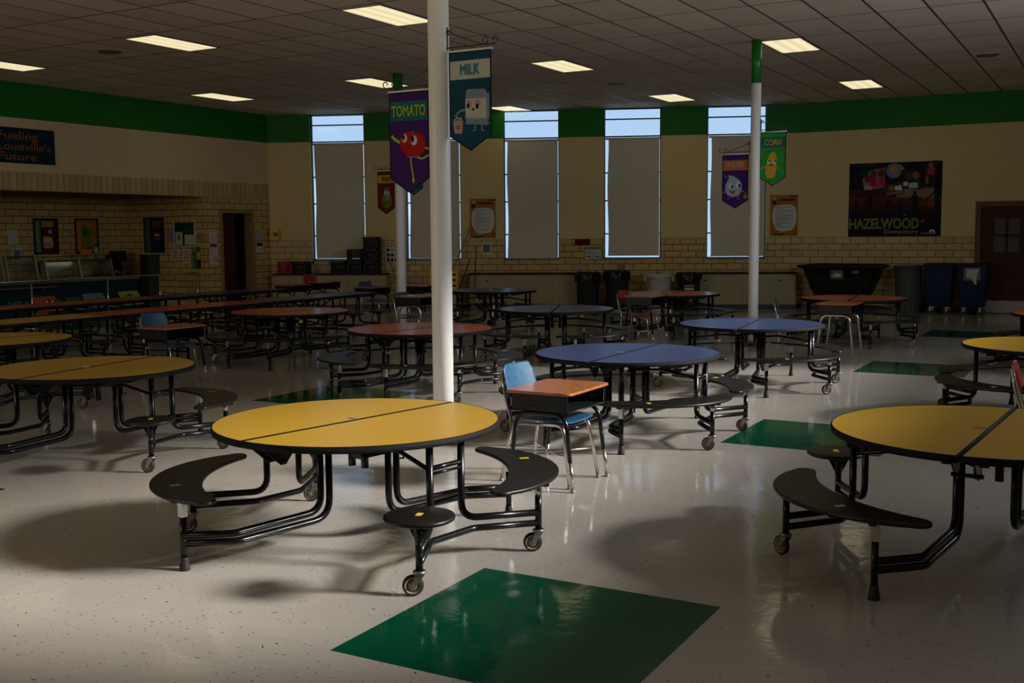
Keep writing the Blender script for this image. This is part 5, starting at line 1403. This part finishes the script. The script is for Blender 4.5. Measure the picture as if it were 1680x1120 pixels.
obj('tub', b, t, M_black)
for s in (-1, 1):
    b = MB(); b.box((s*0.36-0.02, -0.22, 0.12), (s*0.36+0.02, 0.22, 0.17)); obj('axle_bracket', b, t, M_zinc)
    for y_ in (-0.20, 0.20):
        b = MB(); b.lathe([(0.062, -0.018), (0.062, 0.018)], 18, Matrix.Translation((s*0.36, y_, 0.0625)) @ Matrix.Rotation(PI/2, 4, 'X')); obj('wheel', b, t, M_tread)
b = MB(); Mx = Matrix.Translation((-0.03, -0.445, 0.76)) @ Matrix.Rotation(math.radians(78), 4, 'X'); b.prism([(-0.13, -0.08), (0.13, -0.08), (0.12, 0.10), (-0.12, 0.10)], 0, 0.002, Mx); obj('label_sheet', b, t, K('worn_label', (0.14, 0.13, 0.12)))
b = MB(); Mx = Matrix.Translation((-0.03, -0.449, 0.76)) @ Matrix.Rotation(math.radians(78), 4, 'X'); b.prism([(-0.10, -0.03), (0.06, -0.05), (0.09, 0.02), (-0.02, 0.04)], 0, 0.002, Mx); obj('torn_paper', b, t, c_cream)
b = MB(); Mx = Matrix.Translation((0.33, -0.449, 0.82)) @ Matrix.Rotation(math.radians(80), 4, 'X'); b.prism(rrect(-0.075, -0.03, 0.075, 0.03, 0.02), 0, 0.003, Mx); obj('maker_plate', b, t, K('plate_grey', (0.13, 0.13, 0.13)))

def square_bin(x, label, sheet=False):
    t = thing('wheeled_bin', label, 'bin', (x, 22.95, 0), 0, 'blue wheeled bins by the right door')
    b = MB(); rings = []
    for z, w_, d_ in ((0.15, 0.21, 0.22), (0.19, 0.22, 0.23), (0.60, 0.25, 0.27), (0.93, 0.27, 0.29), (0.935, 0.285, 0.305), (0.96, 0.285, 0.305)):
        rings.append([b.bm.verts.new((x_, y_, z)) for x_, y_ in rrect(-w_, -d_, w_, d_, 0.04, 4)])
    for A_, B_ in zip(rings, rings[1:]):
        for k in range(len(A_)): b._face([A_[k], A_[(k+1) % len(A_)], B_[(k+1) % len(A_)], B_[k]])
    b._face(list(reversed(rings[0]))); b._face(rings[-1])
    for xx in (-0.12, 0.0, 0.12): b.box((xx-0.012, -0.285, 0.22), (xx+0.012, -0.24, 0.86))
    obj('bin_body', b, t, M_binb)
    b = MB(); b.prism(rrect(-0.29, -0.31, 0.29, 0.31, 0.04), 0.962, 0.995, bev=0.008); obj('lid', b, t, M_bind)
    for sx in (-1, 1):
        for sy in (-1, 1):
            b = MB(); b.lathe([(0.06, -0.015), (0.06, 0.015)], 16, Matrix.Translation((sx*0.15, sy*0.17, 0.0605)) @ Matrix.Rotation(PI/2, 4, 'X')); obj('wheel', b, t, M_tread)
            b = MB(); b.box((sx*0.15-0.02, sy*0.17-0.025, 0.06), (sx*0.15+0.02, sy*0.17+0.025, 0.155)); obj('caster_fork', b, t, M_zinc)
    if sheet:
        Mx = Matrix.Translation((0.0, -0.30, 0.80)) @ Matrix.Rotation(math.radians(88), 4, 'X')
        b = MB(); b.prism([(-0.15, -0.13), (0.15, -0.13), (0.15, 0.12), (-0.15, 0.12)], 0, 0.002, Mx); obj('taped_sheet', b, t, K('worn_label2', (0.16, 0.16, 0.14)))
        b = MB(); b.prism([(-0.10, -0.06), (0.0, -0.09), (0.05, -0.20), (0.09, -0.20), (0.08, -0.08), (0.12, 0.09), (-0.10, 0.09)], 0.003, 0.005, Mx); obj('torn_paper', b, t, c_cream)
    return t
square_bin(-3.10, 'blue wheeled bin beside the tall grey round bin')
square_bin(-2.49, 'blue wheeled bin with a torn taped sheet, next to the right door', True)

# ------------------------------------------------------------------ serving line
t = thing('serving_counter', 'long steel topped serving counter with dark printed front panel', 'counter', (-18.80, 12.0, 0))
b = MB(); b.box((-0.32, -7.0, 0.06), (0.32, 4.56, 0.74)); obj('body', b, t, K('counter_navy', (0.006, 0.016, 0.020)))
b = MB(); b.box((-0.34, -7.0, 0.74), (0.36, 4.58, 0.785)); obj('steel_top', b, t, M_stain, label='stainless steel top')
b = MB(); b.box((0.37, -6.8, 0.665), (0.62, 2.30, 0.69), bev=0.004)
for y_ in (-4, -2, 0, 2): b.box((0.325, y_-0.015, 0.60), (0.60, y_+0.015, 0.664))
obj('tray_shelf', b, t, M_stain, label='stainless steel tray shelf')
b = MB(); b.box((-0.30, -7.0, 0.0), (0.30, 4.60, 0.06)); obj('plinth', b, t, M_base)
def cp(Y): return Y-12.0
g = bpy.data.objects.new('front_print', None)
a = Art(0.0)
a.rect(8.0, -0.68, 16.54, -0.06, K('panel_teal', (0.008, 0.04, 0.045)))
for y0_, c in ((13.93, c_orange), (15.10, K('pale_teal', (0.16, 0.28, 0.26))), (16.02, c_lime)):
    a.poly([(y0_, -0.30), (y0_+0.52, -0.30), (y0_+0.72, -0.60), (y0_+0.14, -0.60)], c)
a.circ(14.28, -0.44, 0.09, c_red); a.circ(14.40, -0.44, 0.08, c_red); a.circ(14.27, -0.41, 0.03, c_white); a.circ(14.40, -0.41, 0.03, c_white); a.circ(14.52, -0.46, 0.08, c_leaf)
a.circ(15.38, -0.47, 0.05, c_red); a.circ(15.52, -0.44, 0.05, c_red); a.circ(15.64, -0.47, 0.06, c_leaf)
a.circ(16.34, -0.46, 0.11, c_leaf); a.circ(16.30, -0.44, 0.03, c_white); a.circ(16.40, -0.44, 0.03, c_white)
a.rect(14.0, -0.66, 14.3, -0.62, c_orange)
fp = a.done(t, 'printed_panel'); bpy.data.objects.remove(g)
Mfp = Matrix(((0, 0, 1, 0.3215), (1, 0, 0, -12.0), (0, 1, 0, 0.785), (0, 0, 0, 1))); fp.matrix_local = Mfp
for s_, y0_, y1_, z0_, z1_, c in (('EAT A', 13.40, 13.88, -0.50, -0.37, K('pale_teal', (0.16, 0.28, 0.26))), ('FRESH', 14.72, 15.06, -0.47, -0.35, K('dull_lime', (0.10, 0.26, 0.05)))):
    o = obj('lettering', text_mesh(s_, y0_, z0_, y1_, z1_, 0.006, c, bold=0.02), t); o.matrix_local = Mfp
# sneeze guards
for (y0_, y1_, zt, n) in ((12.20, 13.44, 1.27, 'left'), (13.50, 14.19, 1.265, 'middle'), (14.37, 16.03, 1.165, 'right')):
    t = thing('sneeze_guard', 'glass sneeze guard on the serving counter, %s of three' % n, 'sneeze guard', (-18.62, y0_, 0.785), group='glass sneeze guards on the serving line')
    L = y1_-y0_; ps = (0.0, L) if L < 1.5 else (0.0, L*0.5, L)
    for p_ in ps:
        b = MB(); yy = min(max(p_, 0.02), L-0.02) + (0.0)
        b.prism([(0.02, 0.0), (0.08, 0.0), (-0.02, zt-0.785+0.03), (-0.08, zt-0.785+0.03)], -0.024, 0.024, Matrix.Translation((0, yy, 0)) @ Matrix.Rotation(PI/2, 4, 'X')); obj('upright', b, t, M_stain, label='brushed steel upright')
    b = MB(); Mx = Matrix(((0, -0.23, 1, 0.03), (1, 0, 0, 0), (0, 1, 0.23, 0.06), (0, 0, 0, 1)))
    b.box((0.03, 0.0, -0.003), (L-0.03, zt-0.785-0.08, 0.003), Mx); obj('glass_panel', b, t, M_glass)
    b = MB(); b.tube([(-0.05, 0.0, zt-0.785), (-0.05, L, zt-0.785)], 0.011, 8); obj('top_rail', b, t, K('dark_rail', (0.04, 0.035, 0.03)))
    b = MB(); b.box((-0.40, 0.03, zt-0.785+0.012), (-0.04, L-0.03, zt-0.785+0.02)); obj('glass_shelf', b, t, M_glass)
t = thing('towel', 'cream towel hanging behind the right sneeze guard', 'towel', (-18.86, 14.46, 0.0))
b = MB(); N = 24; up = []; dn = []
for k in range(N+1):
    y_ = 0.80*k/N; s_ = k/N; zt = 1.115+0.012*math.sin(s_*9)+0.02*s_; zb = 0.93+0.07*s_+0.10*max(0, s_-0.55)*2+0.01*math.sin(s_*14); xw = 0.02*math.sin(s_*16)
    up.append((xw, y_, zt)); dn.append((xw+0.01, y_, zb))
for th in (0.0, 0.012):
    U_ = [b.bm.verts.new((x_+th, y_, z)) for x_, y_, z in up]; D_ = [b.bm.verts.new((x_+th, y_, z)) for x_, y_, z in dn]
    for k in range(N): b._face([U_[k], U_[k+1], D_[k+1], D_[k]], True)
obj('cloth', b, t, M_cloth)
b = MB(); b.tube([(0.006, -0.10, 1.125), (0.006, 0.90, 1.145)], 0.008, 6); obj('hanging_rod', b, t, M_stain)
b = MB(); [b.tube([(0.006, y_, 0.785), (0.006, y_, 1.13)], 0.008, 6) for y_ in (-0.09, 0.89)]; obj('rod_post', b, t, M_stain)
t = thing('sanitizer_bottle', 'white and green pump bottle on the serving line below the broccoli poster', 'bottle', (-18.72, 15.72, 1.19))
b = MB(); b.lathe([(0.0, 0), (0.045, 0.0), (0.047, 0.11)], 18, cap=False); obj('green_label', b, t, c_leaf, label='green label')
b = MB(); b.lathe([(0.046, 0.11), (0.046, 0.20), (0.016, 0.235), (0.016, 0.25)], 18); obj('bottle_body', b, t, K('milky_plastic', (0.36, 0.38, 0.33)))
b = MB(); b.lathe([(0.018, 0.25), (0.018, 0.27), (0.006, 0.275), (0.006, 0.295)], 12); b.box((-0.008, -0.008, 0.29), (0.05, 0.008, 0.302)); obj('pump', b, t, c_blk)
t = thing('counter_card', 'orange card sign standing on the serving line below the broccoli poster', 'sign', (-18.70, 15.31, 1.19))
b = MB(); b.box((0, 0, 0.085), (0.006, 0.27, 0.20)); obj('card', b, t, K('card_orange', (0.50, 0.20, 0.05)))
b = MB(); b.box((-0.04, 0.12, 0), (0.05, 0.15, 0.085)); obj('stand', b, t, M_stain)
t = thing('cash_register', 'black cash register with a tilted screen at the right end of the serving line', 'cash register', (-18.78, 16.20, 0.785))
b = MB(); b.box((-0.18, -0.40, 0), (0.16, 0.10, 0.09), bev=0.01); b.box((-0.10, -0.30, 0.09), (0.10, -0.05, 0.16), bev=0.01); obj('drawer', b, t, M_black)
b = MB(); b.tube([(-0.02, 0.02, 0.08), (-0.04, 0.03, 0.28)], 0.025, 8); obj('stand', b, t, M_black)
b = MB(); Mx = Matrix.Translation((0.0, 0.03, 0.30)) @ Matrix.Rotation(math.radians(-22), 4, 'Y') @ Matrix.Rotation(math.radians(-14), 4, 'X'); b.box((-0.02, -0.19, -0.16), (0.02, 0.19, 0.15), Mx, bev=0.01); obj('screen', b, t, M_black)
t = thing('heat_lamp_stand', 'dark box on twin poles beside the serving wall corner', 'lamp stand', (-18.98, 16.51, 0.0))
b = MB(); b.box((-0.13, -0.13, 1.13), (0.13, 0.13, 1.34), bev=0.02); obj('head', b, t, M_black)
for s in (-1, 1):
    b = MB(); b.tube([(0, s*0.035, 0.79), (0, s*0.035, 1.14)], 0.009, 8); obj('pole', b, t, M_stain)
b = MB(); b.lathe([(0.13, 0.786), (0.13, 0.80), (0.02, 0.81)], 20); obj('base', b, t, M_black)
t = thing('grey_cabinet', 'dark grey cabinet against the end wall of the serving area', 'cabinet', (-18.42, 16.74, 0))
b = MB(); b.box((-0.14, -0.02, 0.02), (0.12, 0.27, 1.25)); obj('body', b, t, K('cabinet_grey', (0.018, 0.019, 0.016)))
b = MB(); b.box((0.12, -0.02, 0.02), (0.15, 0.27, 1.25)); obj('edge_strip', b, t, K('cabinet_edge', (0.05, 0.05, 0.04)))
b = MB(); b.box((-0.13, -0.01, 0.0), (0.11, 0.25, 0.02)); obj('plinth', b, t, M_base)
# queue rail in front of the counter
t = thing('queue_rail', 'stainless queue rail along the serving line', 'rail', (-17.10, 16.95, 0))
b = MB(); b.tube([(0, -12.0, 0.862), (0, 0.0, 0.862), (0, 0.0, 0.80)], 0.019, 12, bend=0.02); obj('top_rail', b, t, M_stain)
for y_ in (-0.0, -1.05, -2.36, -4.05, -5.8, -7.5, -9.2, -10.9):
    b = MB(); b.tube([(0, y_, 0.0), (0, y_, 0.85)], 0.016, 10); b.lathe([(0.04, 0), (0.04, 0.008)], 14, Matrix.Translation((0, y_, 0))); obj('post', b, t, M_stain)
